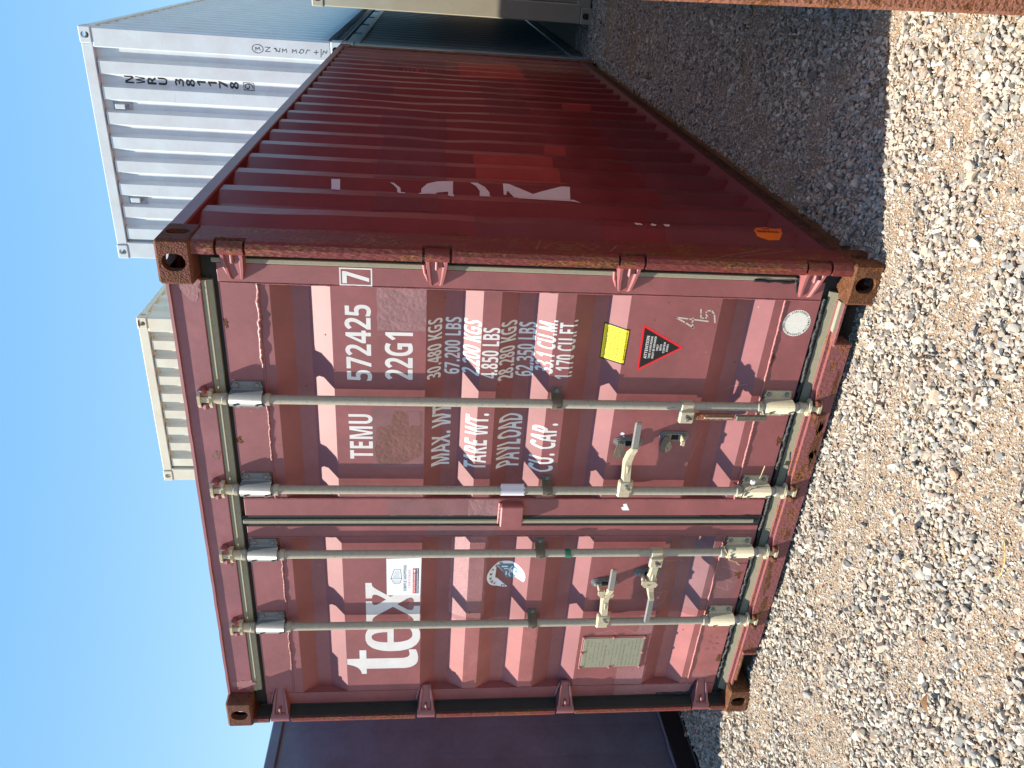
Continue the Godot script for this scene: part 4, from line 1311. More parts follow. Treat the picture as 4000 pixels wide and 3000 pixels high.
func side_marks(wall: Node3D):
	# the shaded long side: repaints, ends of big letters, scrawl
	for q in [[-1.555, 1.04, -1.005, 1.455, "side_bright"], [-5.40, 0.87, -4.38, 1.43, "side_bright"], [-1.95, 1.60, -0.98, 1.93, "side_mauve"], [-2.65, 1.58, -1.95, 1.97, "side_mauve"],
		[-0.72, 1.64, -0.60, 1.90, "side_mauve"], [-0.66, 0.22, -0.175, 0.74, "side_mauve"], [-0.46, 1.0, -0.175, 1.5, "side_mauve"], [-1.85, 0.93, -1.72, 1.05, "side_bright"], [-3.4, 0.53, -3.0, 0.74, "side_bright"],
		[-2.9, 0.25, -0.70, 0.62, "side_mauve"], [-4.2, 1.0, -2.7, 1.3, "side_mauve"], [-4.9, 1.7, -4.5, 1.95, "side_bright"], [-5.35, 1.55, -4.6, 2.1, "side_mauve"], [-3.7, 1.95, -3.3, 2.2, "side_mauve"]]:
		side_print(wall, "paint_patch", poly_tris(arr([q[0], q[1], q[2], q[1], q[2], q[3], q[0], q[3]])), M[q[4]], 0.0010)
	var fr := [
		[-0.943, 2.111, -0.944, 2.073, -0.739, 2.056, -0.741, 2.093],
		[-0.94, 1.854, -0.937, 1.836, -0.91, 1.807, -0.73, 1.78, -0.73, 1.807, -0.905, 1.821, -0.924, 1.836],
		[-0.727, 1.722, -0.911, 1.713, -0.941, 1.688, -0.956, 1.645, -0.965, 1.572, -0.713, 1.574, -0.722, 1.598, -0.9, 1.594, -0.892, 1.645, -0.737, 1.687],
		[-0.959, 1.495, -0.959, 1.462, -0.937, 1.429, -0.906, 1.408, -0.739, 1.413, -0.736, 1.459, -0.912, 1.452, -0.94, 1.469],
		[-0.968, 1.345, -0.966, 1.328, -0.908, 1.209, -0.924, 1.174, -0.964, 1.065, -0.961, 1.035, -0.745, 1.050, -0.700, 1.026, -0.72, 1.058, -0.73, 1.297, -0.890, 1.302, -0.922, 1.326, -0.896, 1.333, -0.897, 1.344]]
	for p in fr:
		side_print(wall, "letter_remnant", poly_tris(arr(p)), M.white_letter, 0.0016)
	# small scraps and an orange tag
	for q in [[-0.435, 0.834], [-0.437, 0.77], [-0.439, 0.712]]:
		side_print(wall, "label_scrap", poly_tris(blob(q[0], q[1], 0.016, 0.016, 0.4, int(q[1] * 1000), 8)), M.sticker_worn, 0.0018)
	var og := side_print(wall, "orange_sticker", poly_tris(arr([-0.365, 0.355, -0.348, 0.31, -0.352, 0.265, -0.385, 0.245, -0.456, 0.222, -0.440, 0.255, -0.459, 0.29, -0.446, 0.335, -0.40, 0.36])), M.orange, 0.0020)
	# its two printed words run up the wall: laid as turned text
	for q in [["SERVICE", -0.386, 0.258, 0.348, 0.022], ["OF", -0.424, 0.280, 0.312, 0.018]]:
		var tris := []
		for t in text_tris(q[0], SANSB):
			var u := []
			for p in t:
				u.append(Vector2(q[1] - q[4] * (1.0 - p.y) * -1.0 - q[4], lerpf(q[3], q[2], p.x)))
			tris.append(u)
		side_print(og, "lettering", tris, M.ink, 0.0028)
	var r := RandomNumberGenerator.new()
	r.seed = 15
	for k in 14:
		side_print(wall, "rust_streak", poly_tris(blob(-r.randf_range(0.3, 5.7), r.randf_range(0.3, 2.4), r.randf_range(0.004, 0.012), r.randf_range(0.02, 0.10), 0.4, 200 + k, 10)), M.rust_light, 0.0014)
	# scrawls on the flat outer face of the corner post
	var draw := [
		[-0.045, 1.915, -0.06, 1.93, -0.10, 1.92, -0.13, 1.905], [-0.13, 1.93, -0.11, 1.88, -0.07, 1.875, -0.05, 1.885], [-0.05, 1.90, -0.04, 1.88, -0.06, 1.865, -0.09, 1.87],
		[-0.12, 1.845, -0.10, 1.835, -0.11, 1.815, -0.13, 1.82], [-0.055, 1.845, -0.04, 1.83, -0.045, 1.80, -0.065, 1.79], [-0.075, 1.82, -0.07, 1.812],
		[-0.06, 1.40, -0.06, 1.36], [-0.08, 1.39, -0.08, 1.35], [-0.10, 1.40, -0.10, 1.36], [-0.04, 1.30, -0.15, 1.27], [-0.06, 1.27, -0.11, 1.24, -0.13, 1.21], [-0.05, 1.22, -0.06, 1.17], [-0.075, 1.21, -0.08, 1.16], [-0.10, 1.20, -0.105, 1.15],
		[-0.12, 1.14, -0.05, 1.08], [-0.06, 1.10, -0.10, 1.06, -0.13, 1.08], [-0.05, 1.03, -0.12, 0.99], [-0.04, 0.62, -0.15, 0.40], [-0.05, 0.55, -0.14, 0.30]]
	var st := nb()
	for p in draw:
		lay(st, ribbon(vecs(p), 0.0026), 0, [], func(q): return Vector3(1.2165, q.y, q.x))
	put(RED, "scrawl", st, M.chalk_dim)

# ---------------------------------------------------------------- the other containers

func end_profile() -> Array:
	# [x, outer?] of the end wall's folds from right to left
	var out := [[1.03, 0], [0.995, 0]]
	for k in 8:
		var x := 0.895 - k * 0.252
		out += [[x + 0.035, 0], [x, 1], [x - 0.118, 1], [x - 0.150, 0]]
	out.append([-1.03, 0])
	return out

func plain_container(called: String, label: String, at: Vector3, length: float, height: float, paint: Material, side_paint: Material, face: String, turn := 0.0, band := 0.07, channel := false) -> Node3D:
	# base at the middle of its near lower edge
	var c := thing(called, label, "container", at)
	c.rotation.y = turn
	var flip := Basis(Vector3.UP, PI)
	for y in [0.0, height - 0.118]:
		put(c, "corner_casting", cast_of(1, y), paint, Transform3D(Basis(), Vector3(1.219, y, 0)))
		put(c, "corner_casting", cast_of(-1, y), paint, Transform3D(Basis(), Vector3(-1.219, y, 0)))
		put(c, "corner_casting", cast_of(-1, y), paint, Transform3D(flip, Vector3(1.219, y, -length)))
		put(c, "corner_casting", cast_of(1, y), paint, Transform3D(flip, Vector3(-1.219, y, -length)))
	for s in [1, -1]:
		put(c, "corner_post", bx(s * 1.025, s * 1.213, 0.118, height - 0.118, -0.12, -0.006, 0.010), paint)
		put(c, "corner_post", bx(s * 1.10, s * 1.213, 0.118, height - 0.118, -length + 0.005, -length + 0.12, 0.008), paint)
		if band < 0.1:
			put(c, "top_side_rail", bx(s * 1.155, s * 1.215, height - 0.075, height - 0.008, -length + 0.12, -0.12, 0.006), paint)
		if channel:   # open channel: web set back between two flanges
			var ch := nb()
			var cp := arr([1.10, 0.165, 1.2185, 0.165, 1.2185, 0.157, 1.150, 0.150, 1.150, 0.030, 1.205, 0.022, 1.205, 0.012, 1.10, 0.012])
			for k in cp.size():
				cp[k].x *= s
			prism(ch, cp, -length + 0.17, -0.17)
			put(c, "bottom_side_rail", ch, side_paint)
		else:
			put(c, "bottom_side_rail", bx(s * 1.165, s * 1.214, 0.014, 0.165, -length + 0.17, -0.17, 0.006), side_paint)
		var folds := side_creases(-0.12, -length + 0.12)
		put(c, "side_wall", side_sheet(func(z): return s * (side_x(z) - 0.004), folds, 0.15, height - band, 1, func(_z, _y): return 0.0), side_paint)
	put(c, "roof", bx(-1.16, 1.16, height - 0.035, height - 0.02, -length + 0.1, -0.1), paint)
	put(c, "floor", bx(-1.16, 1.16, 0.08, 0.13, -length + 0.1, -0.06), M.dark_rail)
	put(c, "end_wall", bx(-1.11, 1.11, 0.05, height - 0.05, -length + 0.03, -length + 0.06), paint)
	put(c, "top_end_rail", bx(-1.057, 1.057, height - 0.115, height - 0.006, -0.07, -0.012, 0.006), paint)
	put(c, "bottom_end_rail", bx(-1.057, 1.057, 0.02, 0.16, -0.07, -0.012, 0.006), paint)
	if face == "folded":
		var st := nb()
		var pr := end_profile()
		for i in pr.size() - 1:
			var za := -0.022 if pr[i][1] else -0.070
			var zb := -0.022 if pr[i + 1][1] else -0.070
			quad(st, Vector3(pr[i][0], 0.15, za), Vector3(pr[i + 1][0], 0.15, zb), Vector3(pr[i + 1][0], height - 0.13, zb), Vector3(pr[i][0], height - 0.13, za))
			# the folds close to the rail at a slant
			quad(st, Vector3(pr[i][0], height - 0.13, za), Vector3(pr[i + 1][0], height - 0.13, zb), Vector3(pr[i + 1][0], height - 0.112, -0.070), Vector3(pr[i][0], height - 0.112, -0.070))
		put(c, "end_wall", st, paint)
	else:
		for s in [1, -1]:
			var d := put(c, "door", bx(minf(s * 0.01, s * 1.02), maxf(s * 0.01, s * 1.02), 0.16, height - 0.12, -0.09, -0.055, 0.004), paint)
			for q in [[0.03, 1.0, 0.20, 0.215], [0.03, 1.0, height - 0.175, height - 0.16], [0.985, 1.0, 0.215, height - 0.175], [0.03, 0.045, 0.215, height - 0.175]]:
				put(d, "frame_bead", bx(minf(s * q[0], s * q[1]), maxf(s * q[0], s * q[1]), q[2], q[3], -0.06, -0.046, 0.005), paint)
	return c

func vent(parent: Node3D, x: float, y: float, z: float):
	var v := put(parent, "vent", bx(x - 0.045, x + 0.045, y - 0.10, y + 0.10, z, z + 0.008, 0.003), M.vent_frame)
	put(v, "hood", bx(x - 0.026, x + 0.026, y - 0.028, y + 0.072, z + 0.007, z + 0.034, 0.006), M.white_paint)
	for k in 5:
		put(v, "louvre", bx(x - 0.026, x + 0.026, y - 0.034 - k * 0.0085, y - 0.030 - k * 0.0085, z + 0.007, z + 0.020, 0.001), M.vent_frame)
	for g in [-1, 1]:
		for e in [-1, 1]:
			var sc := nb()
			tube(sc, [Vector3(x + g * 0.034, y + e * 0.088, z + 0.007), Vector3(x + g * 0.034, y + e * 0.088, z + 0.012)], 0.004, 6)
			put(v, "screw", sc, M.old_steel)

func face_print(parent: Node3D, called: String, tris: Array, m: Material, creases: Array, z_of: Callable):
	var st := nb()
	lay(st, tris, 0, creases, z_of)
	return put(parent, called, st, m)

func make_neighbours():
	# two tall white ones, stacked behind
	var low := plain_container("shipping_container", "grey-teal container standing under the white one with vents", Vector3(-0.015, 0, -6.30), 12.19, 2.591, M.teal_paint, M.teal_paint, "folded", 0.0, 0.16)
	for k in 10:   # plates of the band below its roof, with open slots between them
		put(low, "band_plate", bx(1.13, 1.195, 2.487, 2.580, -0.24 - k * 1.17 - 0.98, -0.24 - k * 1.17, 0.003), M.teal_paint)
	put(low, "band_rail", bx(1.15, 1.2105, 2.425, 2.484, -12.0, -0.18, 0.004), M.teal_paint)
	var up := plain_container("shipping_container", "white container with two vents and black NWRU number, on top of a stack", Vector3(-0.015, 2.595, -6.30), 12.19, 2.591, M.white_paint, M.white_paint, "folded", 0.0, 0.07, true)
	# back to its own height: local y = world y - 2.595
	var cre := []
	for q in end_profile():
		cre.append(q[0])
	var zf := func(p):
		var pr := end_profile()
		for i in pr.size() - 1:
			if p.x <= pr[i][0] and p.x >= pr[i + 1][0]:
				var t: float = (pr[i][0] - p.x) / maxf(pr[i][0] - pr[i + 1][0], 1e-6)
				return Vector3(p.x, p.y, lerpf(-0.022 if pr[i][1] else -0.070, -0.022 if pr[i + 1][1] else -0.070, t) + 0.002)
		return Vector3(p.x, p.y, -0.004)
	var code := "NWRU 381178"
	var yy := 2.235
	for k in code.length():
		if code[k] == " ":
			yy -= 0.055
			continue
		var w := 0.026 if code[k] in ["1"] else 0.038
		face_print(up, "lettering", fit(text_tris(code[k], SANSB), 0.725 - w, yy - 0.088, 0.725 + w, yy), M.ink, cre, zf)
		yy -= 0.111
	yy = 1.042
	face_print(up, "lettering", fit(text_tris("9", SANS), 0.695, yy - 0.098, 0.752, yy - 0.014), M.ink, cre, zf)
	var fr := []
	for e in [[0.682, 0.932, 0.690, 1.042], [0.757, 0.932, 0.765, 1.042], [0.690, 0.932, 0.757, 0.938], [0.690, 1.036, 0.757, 1.042]]:
		fr += quad2(e[0], e[1], e[2], e[3])
	face_print(up, "check_digit_frame", fr, M.ink, cre, zf)
	vent(up, 0.452, 2.294, -0.070)
	vent(up, -0.545, 2.294, -0.070)
	# hand-drawn yard mark on its corner post
	var hand := [ngonv(1.105, 0.825, 0.055, 16), [1.085, 0.845, 1.12, 0.845, 1.10, 0.825, 1.122, 0.81, 1.09, 0.80], [1.085, 0.70, 1.085, 0.75, 1.125, 0.70, 1.125, 0.75], [1.085, 0.64, 1.12, 0.64, 1.12, 0.66, 1.085, 0.61, 1.125, 0.60],
		[1.085, 0.58, 1.12, 0.575, 1.10, 0.56, 1.12, 0.54, 1.085, 0.535], [1.085, 0.48, 1.12, 0.475, 1.10, 0.46, 1.12, 0.44, 1.085, 0.435], [1.09, 0.41, 1.125, 0.39, 1.12, 0.36, 1.095, 0.37, 1.085, 0.39, 1.10, 0.41], [1.085, 0.345, 1.125, 0.325, 1.12, 0.30], [1.105, 0.26, 1.105, 0.215], [1.085, 0.24, 1.125, 0.235], [1.06, 0.19, 1.14, 0.185], [1.085, 0.175, 1.125, 0.16, 1.10, 0.135, 1.13, 0.125]]
	var hm := []
	for h in hand:
		hm += ribbon(h if h[0] is Vector2 else vecs(h), 0.005)
	face_print(up, "chalk_mark", hm, M.ink, [], func(p): return Vector3(p.x, p.y + 0.03, -0.0045))
	# cream pair to the left of them
	plain_container("shipping_container", "cream container carrying another cream one, behind the maroon one", Vector3(-3.28, 0, -6.50), 6.058, 2.591, M.cream_paint, M.cream_paint, "folded")
	var cu := plain_container("shipping_container", "cream container on top, with a rust stained upper corner casting", Vector3(-3.28, 2.600, -6.50), 6.058, 2.591, M.cream_paint, M.cream_paint, "folded")
	for k in 16:   # rust bleeding out under the rail, in each groove
		var x := 0.995 - 0.05 - k * 0.126
		if k % 2 == 0:
			face_print(cu, "rust_stain", poly_tris(blob(x + 0.0, 2.445, 0.045, 0.020, 0.3, 700 + k, 12)), M.cream_rust, cre, zf)
	face_print(cu, "rust_stain", poly_tris(blob(1.14, 2.565, 0.055, 0.014, 0.3, 751, 14)), M.rust, [], func(p): return Vector3(p.x, p.y, 0.0012))
	face_print(cu, "lettering", fit(text_tris("D", SANSB), 0.735, 2.10, 0.80, 2.19), M.ink, cre, zf)
	# beige one in the passage to the right
	plain_container("shipping_container", "beige high container with flat panels at the end of the shaded gravel passage", Vector3(1.517 + 1.219, 0, -6.412), 6.058, 2.896, M.beige_paint, M.beige_paint, "flat")
	# dark one to the left
	var dk := thing("shipping_container", "dark container with smooth bluish side and black bottom rail beside the maroon doors", "container", Vector3(-2.045, 0, 0.10))
	dk.rotation.y = 0.04
	if true:
		var flip := Basis(Vector3.UP, PI)
		for y in [0.0, 2.473]:
			put(dk, "corner_casting", cast_of(1, y), M.dark_rail, Transform3D(Basis(), Vector3(0, y, 0)))
			put(dk, "corner_casting", cast_of(-1, y), M.dark_rail, Transform3D(Basis(), Vector3(-2.438, y, 0)))
			put(dk, "corner_casting", cast_of(-1, y), M.dark_rail, Transform3D(flip, Vector3(0, y, -6.058)))
			put(dk, "corner_casting", cast_of(1, y), M.dark_rail, Transform3D(flip, Vector3(-2.438, y, -6.058)))
		for x in [-0.005, -2.313]:
			put(dk, "corner_post", bx(x - 0.12, x, 0.118, 2.473, -0.12, -0.006, 0.008), M.dark_paint)
			put(dk, "corner_post", bx(x - 0.12, x, 0.118, 2.473, -6.05, -5.93, 0.008), M.dark_paint)
		# shallow broad ribs
		var st := nb()
		var z := -0.12
		var k := 0
		while z > -5.93:
			var zn := maxf(z - [0.30, 0.10, 0.22, 0.10][k % 4], -5.93)
			var xa: float = -0.022 - [0.0, 0.0, 0.012, 0.012][k % 4]
			var xb: float = -0.022 - [0.0, 0.012, 0.012, 0.0][k % 4]
			quad(st, Vector3(xa, 0.14, z), Vector3(xb, 0.14, zn), Vector3(xb, 2.52, zn), Vector3(xa, 2.52, z))
			z = zn
			k += 1
		put(dk, "side_wall", st, M.dark_paint)
		put(dk, "side_wall", bx(-2.43, -2.40, 0.14, 2.52, -5.93, -0.12), M.dark_paint)
		put(dk, "top_side_rail", bx(-0.062, -0.002, 2.505, 2.566, -5.93, -0.12, 0.005), M.dark_paint)
		var br := nb()
		prism(br, arr([-0.045, 0.150, -0.004, 0.138, -0.006, 0.02, 0.004, 0.012, 0.004, 0.002, -0.05, 0.002]), -5.9, -0.17)
		put(dk, "bottom_side_rail", br, M.dark_rail)
		var gs := nb()
		tube(gs, [Vector3(-0.010, 0.146, -0.2), Vector3(-0.012, 0.147, -0.30), Vector3(-0.010, 0.145, -0.36), Vector3(-0.014, 0.147, -0.5), Vector3(-0.010, 0.146, -0.62), Vector3(-0.012, 0.147, -1.2)], [0.010, 0.012, 0.006, 0.012, 0.008, 0.010], 8)
		put(dk, "sealant_bead", gs, M.dark_paint)
		put(dk, "roof", bx(-2.40, -0.05, 2.545, 2.56, -5.95, -0.1), M.dark_paint)
		put(dk, "end_wall", bx(-2.33, -0.11, 0.1, 2.5, -0.10, -0.06), M.dark_paint)
		put(dk, "end_wall", bx(-2.33, -0.11, 0.1, 2.5, -6.0, -5.96), M.dark_paint)
		put(dk, "floor", bx(-2.40, -0.05, 0.08, 0.12, -5.95, -0.08), M.dark_rail)
	# rusty maroon one whose corner post just enters the picture on the right
	var rt := thing("shipping_container", "maroon container showing only its rusty corner post over sunlit gravel", "container", Vector3(2.084, 0, 0.50))
	rt.rotation.z = 0.029
	var ps := nb()
	prism(ps, arr([0.0, -0.02, 0.008, -0.006, 0.04, 0.0, 0.075, -0.002, 0.08, -0.03, 0.16, -0.04, 0.16, -0.16, 0.0, -0.16]), 0.118, 2.473, plan())
	put(rt, "corner_post", ps, M.tan_rust)
	for y in [0.0, 2.473]:
		put(rt, "corner_casting", cast_of(-1, y), M.rust_light, Transform3D(Basis(), Vector3(0, y, 0)))
		put(rt, "corner_casting", cast_of(1, y), M.rust_light, Transform3D(Basis(), Vector3(2.438, y, 0)))
		put(rt, "corner_casting", cast_of(1, y), M.rust_light, Transform3D(Basis(Vector3.UP, PI), Vector3(0, y, -6.058)))
		put(rt, "corner_casting", cast_of(-1, y), M.rust_light, Transform3D(Basis(Vector3.UP, PI), Vector3(2.438, y, -6.058)))
	for y in [0.262, 0.955, 1.65, 2.345]:
		var kn := nb()
		for g in [-1, 1]:
			tube(kn, [Vector3(0.06, y + g * 0.056, -0.012), Vector3(0.06, y + g * 0.046, -0.012)], 0.022, 10)
		tube(kn, [Vector3(0.06, y - 0.042, -0.012), Vector3(0.06, y + 0.042, -0.012)], 0.025, 12)
		put(rt, "hinge", kn, M.rust_light)
	var rf := side_creases(-0.16, -5.93)
	put(rt, "side_wall", side_sheet(func(z): return 1.219 - side_x(z), rf, 0.16, 2.53, 1, func(_z, _y): return 0.0), M.door_red)
	put(rt, "bottom_side_rail", bx(0.003, 0.05, 0.03, 0.17, -5.93, -0.16, 0.006), M.rail_rust)
	put(rt, "top_side_rail", bx(0.003, 0.06, 2.52, 2.585, -5.93, -0.16, 0.006), M.side_red)
	put(rt, "corner_post", bx(0.003, 0.12, 0.118, 2.473, -6.05, -5.93, 0.006), M.post_rust)
	put(rt, "corner_post", bx(2.32, 2.435, 0.118, 2.473, -0.16, -0.01, 0.006), M.post_rust)
	put(rt, "door", bx(0.10, 2.31, 0.12, 2.46, -0.14, -0.07, 0.004), M.door_red)
	put(rt, "roof", bx(0.05, 2.38, 2.555, 2.57, -5.95, -0.1), M.frame_red)
	put(rt, "side_wall", bx(2.38, 2.41, 0.16, 2.53, -5.93, -0.16), M.side_red)
	put(rt, "end_wall", bx(0.1, 2.33, 0.1, 2.5, -6.0, -5.96), M.side_red)
	put(rt, "sill", bx(0.165, 2.27, 0.02, 0.118, -0.13, -0.05, 0.004), M.sill_rust)

func ngonv(cx: float, cy: float, r: float, n: int) -> Array:
	var p := []
	for k in n + 1:
		p.append(Vector2(cx + cos(TAU * k / n) * r * 0.75, cy + sin(TAU * k / n) * r))
	return p

# ---------------------------------------------------------------- ground
var HN: FastNoiseLite
var PN: FastNoiseLite

func ground_h(x: float, z: float) -> float:
	if HN == null:
		HN = FastNoiseLite.new()
		HN.seed = 4
		HN.frequency = 0.9
		HN.fractal_octaves = 4
		PN = FastNoiseLite.new()
		PN.seed = 14
		PN.frequency = 1.3
		PN.fractal_octaves = 3
	var h := HN.get_noise_2d(x, z) * 0.020 + HN.get_noise_2d(x * 6.0 + 9.0, z * 6.0) * 0.007 - 0.006
	h += 0.040 * exp(-(pow((x + 0.93) / 0.16, 2) + pow((z - 0.02) / 0.07, 2)))
	h += 0.020 * exp(-(pow((x - 0.98) / 0.10, 2) + pow((z - 0.02) / 0.05, 2)))
	# nothing pushes up through a container's floor
	if z < -0.1 and x > -1.2 and x < 1.2 and z > -6.1:
		h = minf(h, 0.0)
	return h

func sandy(x: float, z: float) -> float:
	# 1 in the worn sandy patches, 0 where gravel lies thick
	ground_h(x, z)
	return clampf(PN.get_noise_2d(x * 1.0 + 3.0, z * 1.6) * 4.0 + 0.02, 0.0, 1.0)

func make_ground():
	var st := nb()
	st.set_smooth_group(1)
	var x0 := -4.2
	var x1 := 3.4
	var z0 := -9.0
	var z1 := 2.2
	var dx := 0.035
	var nx := int(round((x1 - x0) / dx))
	var nz := int(round((z1 - z0) / dx))
	for i in nx:
		for j in nz:
			var xa := x0 + i * dx
			var za := z0 + j * dx
			var p := [Vector2(xa, za), Vector2(xa + dx, za), Vector2(xa + dx, za + dx), Vector2(xa, za + dx)]
			var q := []
			for v in p:
				var edge: float = minf(minf(v.x - x0, x1 - v.x), minf(v.y - z0, z1 - v.y))
				q.append(Vector3(v.x, ground_h(v.x, v.y) * clampf(edge * 4.0, 0.0, 1.0), v.y))
			quad(st, q[0], q[1], q[2], q[3])
	st.set_smooth_group(-1)
	var F := 150.0
	quad(st, Vector3(-F, 0, -F), Vector3(F, 0, -F), Vector3(F, 0, z0), Vector3(-F, 0, z0))
	quad(st, Vector3(-F, 0, z1), Vector3(F, 0, z1), Vector3(F, 0, F), Vector3(-F, 0, F))
	quad(st, Vector3(-F, 0, z0), Vector3(x0, 0, z0), Vector3(x0, 0, z1), Vector3(-F, 0, z1))
	quad(st, Vector3(x1, 0, z0), Vector3(F, 0, z0), Vector3(F, 0, z1), Vector3(x1, 0, z1))
	var g := put(self, "ground", st, M.sand)
	g.set_meta("kind", "structure")

func stone_mesh(seed_: int, sub: int) -> ArrayMesh:
	# a crushed stone: a ball cut by a few random planes
	var r := RandomNumberGenerator.new()
	r.seed = seed_
	var planes := []
	for k in 8:
		var n := Vector3(r.randfn(), r.randfn(), r.randfn()).normalized()
		planes.append([n, r.randf_range(0.34, 0.74)])
	var sp := SphereMesh.new()
	sp.radius = 1.0
	sp.height = 2.0
	sp.radial_segments = 6 + sub * 3
	sp.rings = 3 + sub * 2
	var a := sp.get_mesh_arrays()
	var v: PackedVector3Array = a[Mesh.ARRAY_VERTEX]
	var idx: PackedInt32Array = a[Mesh.ARRAY_INDEX]
	for k in v.size():
		var p := v[k]
		for q in planes:
			var d: float = p.dot(q[0])
			if d > q[1]:
				p -= q[0] * (d - q[1])
		v[k] = p * Vector3(1.0, 0.78, 0.86)
	var st := nb()
	for k in range(0, idx.size(), 3):
		if v[idx[k]].distance_to(v[idx[k + 1]]) > 1e-4 and v[idx[k]].distance_to(v[idx[k + 2]]) > 1e-4 and v[idx[k + 1]].distance_to(v[idx[k + 2]]) > 1e-4:
			tri(st, v[idx[k]], v[idx[k + 1]], v[idx[k + 2]])
	return fin(st)

var TONES := [Color(0.53, 0.475, 0.395), Color(0.46, 0.41, 0.34), Color(0.60, 0.555, 0.475), Color(0.36, 0.33, 0.295), Color(0.47, 0.38, 0.295), Color(0.40, 0.315, 0.25), Color(0.335, 0.33, 0.32), Color(0.66, 0.63, 0.56), Color(0.52, 0.465, 0.37), Color(0.21, 0.195, 0.175), Color(0.46, 0.40, 0.345), Color(0.42, 0.42, 0.385)]

func visible_ground(p: Vector3, margin: float) -> float:
	# 0 if outside the picture, else the distance from the camera
	var d := p - CAM_POS
	var f := -d.dot(CAM_BACK)
	if f < 0.3:
		return 0.0
	var u := d.dot(CAM_RIGHT) / f
	var w := d.dot(CAM_UP) / f
	if absf(u) > 0.4893 + margin or absf(w) > 0.6524 + margin:
		return 0.0
	return d.length()

func covered(x: float, z: float) -> bool:
	# under a container, well inside its edge
	if x > -1.19 and x < 1.19 and z < -0.10 and z > -6.06: return true
	if x < -2.06 and z < 0.05 and z > -6.0: return true
	if x > 2.09 and z < 0.48 and z > -5.6: return true
	if x > -1.2 and x < 1.18 and z < -6.3: return true
	if x > 1.54 and z < -6.43: return true
	return false

func make_gravel():
	rng.seed = 2024
	var kinds := []
	for k in 12:
		kinds.append(stone_mesh(300 + k, 2))
	var tiny := []
	for k in 4:
		tiny.append(stone_mesh(400 + k, 0))
	# sizes: [count tried, smallest, largest, farthest]
	var place := {}
	# [near x, far x, far z, near z], then per square metre: [how many, smallest, largest, farthest, fine?, bias]
	for zone in [[-3.2, 2.4, -0.75, 2.0], [1.15, 2.12, -8.0, -0.75]]:
		for pass_ in [[230, 0.013, 0.020, 10.0, 0, 1.6], [7200, 0.0056, 0.0125, 10.0, 0, 1.35], [14000, 0.0028, 0.0056, 7.0, 0, 1.2], [12000, 0.002, 0.004, 4.2, 1, 1.0]]:
			for i in int(pass_[0] * (zone[1] - zone[0]) * (zone[3] - zone[2])):
				var x := rng.randf_range(zone[0], zone[1])
				var z := rng.randf_range(zone[2], zone[3])
				var size := lerpf(pass_[1], pass_[2], pow(rng.randf(), pass_[5]))
				var keep := rng.randf()
				var tone := rng.randi() % TONES.size()
				var var_ := rng.randf_range(0.82, 1.14)
				var kind := rng.randi()
				var e1 := rng.randf() * TAU
				var e2 := rng.randf_range(-0.6, 0.6)
				var e3 := rng.randf() * TAU
				var sink := rng.randf()
				if covered(x, z):
					continue
				var h := ground_h(x, z)
				var d := visible_ground(Vector3(x, h, z), 0.30 if pass_[4] == 0 else 0.12)
				if d == 0.0 or d > pass_[3]:
					continue
				var s := sandy(x, z)
				# thick gravel is heaped, sandy ground holds grit and a few half-sunk stones
				if size > 0.0056 and keep < s * 0.86:
					continue
				if size < 0.0056 and keep < (1.0 - s) * 0.55:
					continue
				sink = lerpf(-0.1, 1.15, sink) if s < 0.35 else lerpf(-0.2, 0.5, sink)
				var key: int = (kind % 12) if pass_[4] == 0 else 100 + kind % 4
				if not place.has(key):
					place[key] = []
				var b := Basis(Vector3.UP, e1) * Basis(Vector3.RIGHT, e2) * Basis(Vector3.BACK, e3 * 0.12)
				b = b * Basis.from_scale(Vector3(size * 1.4, size * (0.95 + e2 * 0.6), size * (1.05 + e2 * 0.5)))
				var col: Color = TONES[tone] * var_
				if pass_[4] == 1:
					col = col.lerp(Color(0.43, 0.345, 0.26), 0.5)
				place[key].append([Transform3D(b, Vector3(x, h + size * sink, z)), col])
	for key in place:
		var mm := MultiMesh.new()
		mm.transform_format = MultiMesh.TRANSFORM_3D
		mm.use_colors = true
		mm.mesh = kinds[key] if key < 100 else tiny[key - 100]
		mm.instance_count = place[key].size()
		for i in place[key].size():
			mm.set_instance_transform(i, place[key][i][0])
			mm.set_instance_color(i, place[key][i][1])
		var o := MultiMeshInstance3D.new()
		o.name = "gravel"
		o.multimesh = mm
		o.material_override = M.stone
		add_child(o, true)
		o.set_meta("kind", "stuff")
		tag(o, "pale crushed stone gravel covering the yard" if key < 100 else "fine tan grit between the gravel stones of the yard", "gravel")

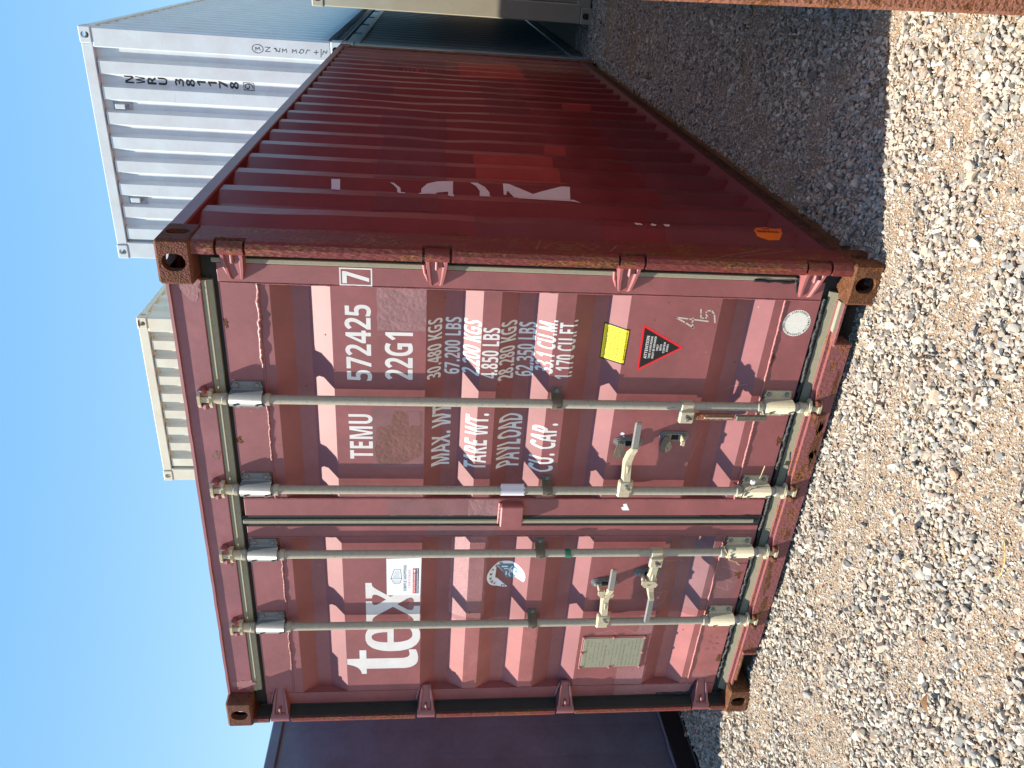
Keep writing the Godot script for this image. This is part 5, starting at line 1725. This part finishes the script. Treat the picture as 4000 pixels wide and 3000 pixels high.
func make_debris():
	# larger stones that stand out of the gravel
	rng.seed = 91
	var big := []
	for k in 5:
		big.append(stone_mesh(600 + k, 2))
	var spots := [[1.45, 0.42, 0], [1.62, 0.30, 1], [1.70, 0.12, 0], [1.83, 0.0, 0], [1.50, -0.02, 2], [1.20, 0.55, 2], [0.95, 0.50, 1], [0.62, 0.42, 0], [0.35, 0.60, 2], [0.10, 0.35, 0], [-0.15, 0.62, 1], [-0.42, 0.75, 0], [-0.60, 0.40, 2], [-0.85, 0.85, 1], [-1.05, 0.55, 0], [1.05, 0.16, 0], [0.78, 0.70, 3], [1.35, 0.20, 1], [1.90, 0.22, 0], [1.58, 0.62, 3], [0.20, 0.85, 3], [-0.30, 0.22, 0], [-1.35, 0.32, 1], [-1.60, 0.70, 2]]
	var names := ["large pale cream stone lying on the gravel", "large tan stone lying on the gravel", "large grey stone lying on the gravel", "large reddish brown stone lying on the gravel"]
	var cols := [Color(0.66, 0.63, 0.54), Color(0.52, 0.42, 0.32), Color(0.36, 0.36, 0.36), Color(0.40, 0.27, 0.19)]
	var mats := []
	for c in cols:
		var m: StandardMaterial3D = M.stone.duplicate()
		m.vertex_color_use_as_albedo = false
		m.albedo_color = c.linear_to_srgb()
		mats.append(m)
	for k in spots.size():
		var q: Array = spots[k]
		var s := rng.randf_range(0.019, 0.030)
		var h := ground_h(q[0], q[1])
		var o := put(self, "stone", big[k % 5], mats[q[2]], Transform3D((Basis(Vector3.UP, rng.randf() * TAU) * Basis(Vector3.RIGHT, rng.randf_range(-0.4, 0.4))).scaled(Vector3.ONE * s), Vector3(q[0], h + s * 0.42, q[1])))
		tag(o, names[q[2]], "stone", ["cream stones in the gravel", "tan stones in the gravel", "grey stones in the gravel", "brown stones in the gravel"][q[2]])
	# dry grass stems, a twig, a leaf
	var stems := [[0.35, 0.62, 0.10, 0.3], [0.55, 0.75, 0.07, 1.4], [0.28, 0.50, 0.08, 2.4], [0.86, 0.35, 0.09, 0.8], [0.75, 0.95, 0.14, 1.9], [0.05, 0.55, 0.06, 2.9]]
	for k in stems.size():
		var q: Array = stems[k]
		var st := nb()
		var pts := []
		for i in 6:
			var t := i / 5.0
			var a: float = q[3] + t * 0.9
			pts.append(Vector3(q[0] + cos(a) * q[2] * t, ground_h(q[0] + cos(a) * q[2] * t, q[1] + sin(a) * q[2] * t) + 0.014 + 0.010 * sin(t * PI), q[1] + sin(a) * q[2] * t))
		tube(st, pts, 0.0013, 5)
		var o := put(self, "dry_grass_stem", st, M.straw)
		tag(o, "thin dry straw-coloured grass stem lying on the gravel", "grass stem", "dry stems on the gravel")
	var tw := nb()
	tube(tw, [Vector3(1.02, 0.022, 0.36), Vector3(1.04, 0.025, 0.39), Vector3(1.055, 0.022, 0.43)], [0.003, 0.004, 0.002], 6)
	tag(put(self, "twig", tw, M.twig), "short dark brown twig lying on sunlit gravel", "twig")
	var lf := nb()
	for k in 8:
		var a := k / 8.0
		var b := (k + 1) / 8.0
		var wa := 0.016 * sin(a * PI)
		var wb := 0.016 * sin(b * PI)
		for g in [-1, 1]:
			quad(lf, Vector3(a * 0.07, 0.012 * sin(a * PI), 0), Vector3(b * 0.07, 0.012 * sin(b * PI), 0), Vector3(b * 0.07, 0.012 * sin(b * PI) + 0.006 * wb / 0.016, g * wb), Vector3(a * 0.07, 0.012 * sin(a * PI) + 0.006 * wa / 0.016, g * wa))
	tag(put(self, "dead_leaf", lf, M.dead_leaf, Transform3D(Basis(Vector3.UP, 0.7), Vector3(0.05, 0.026, 1.02))), "curled dry brown leaf lying on the gravel", "leaf")
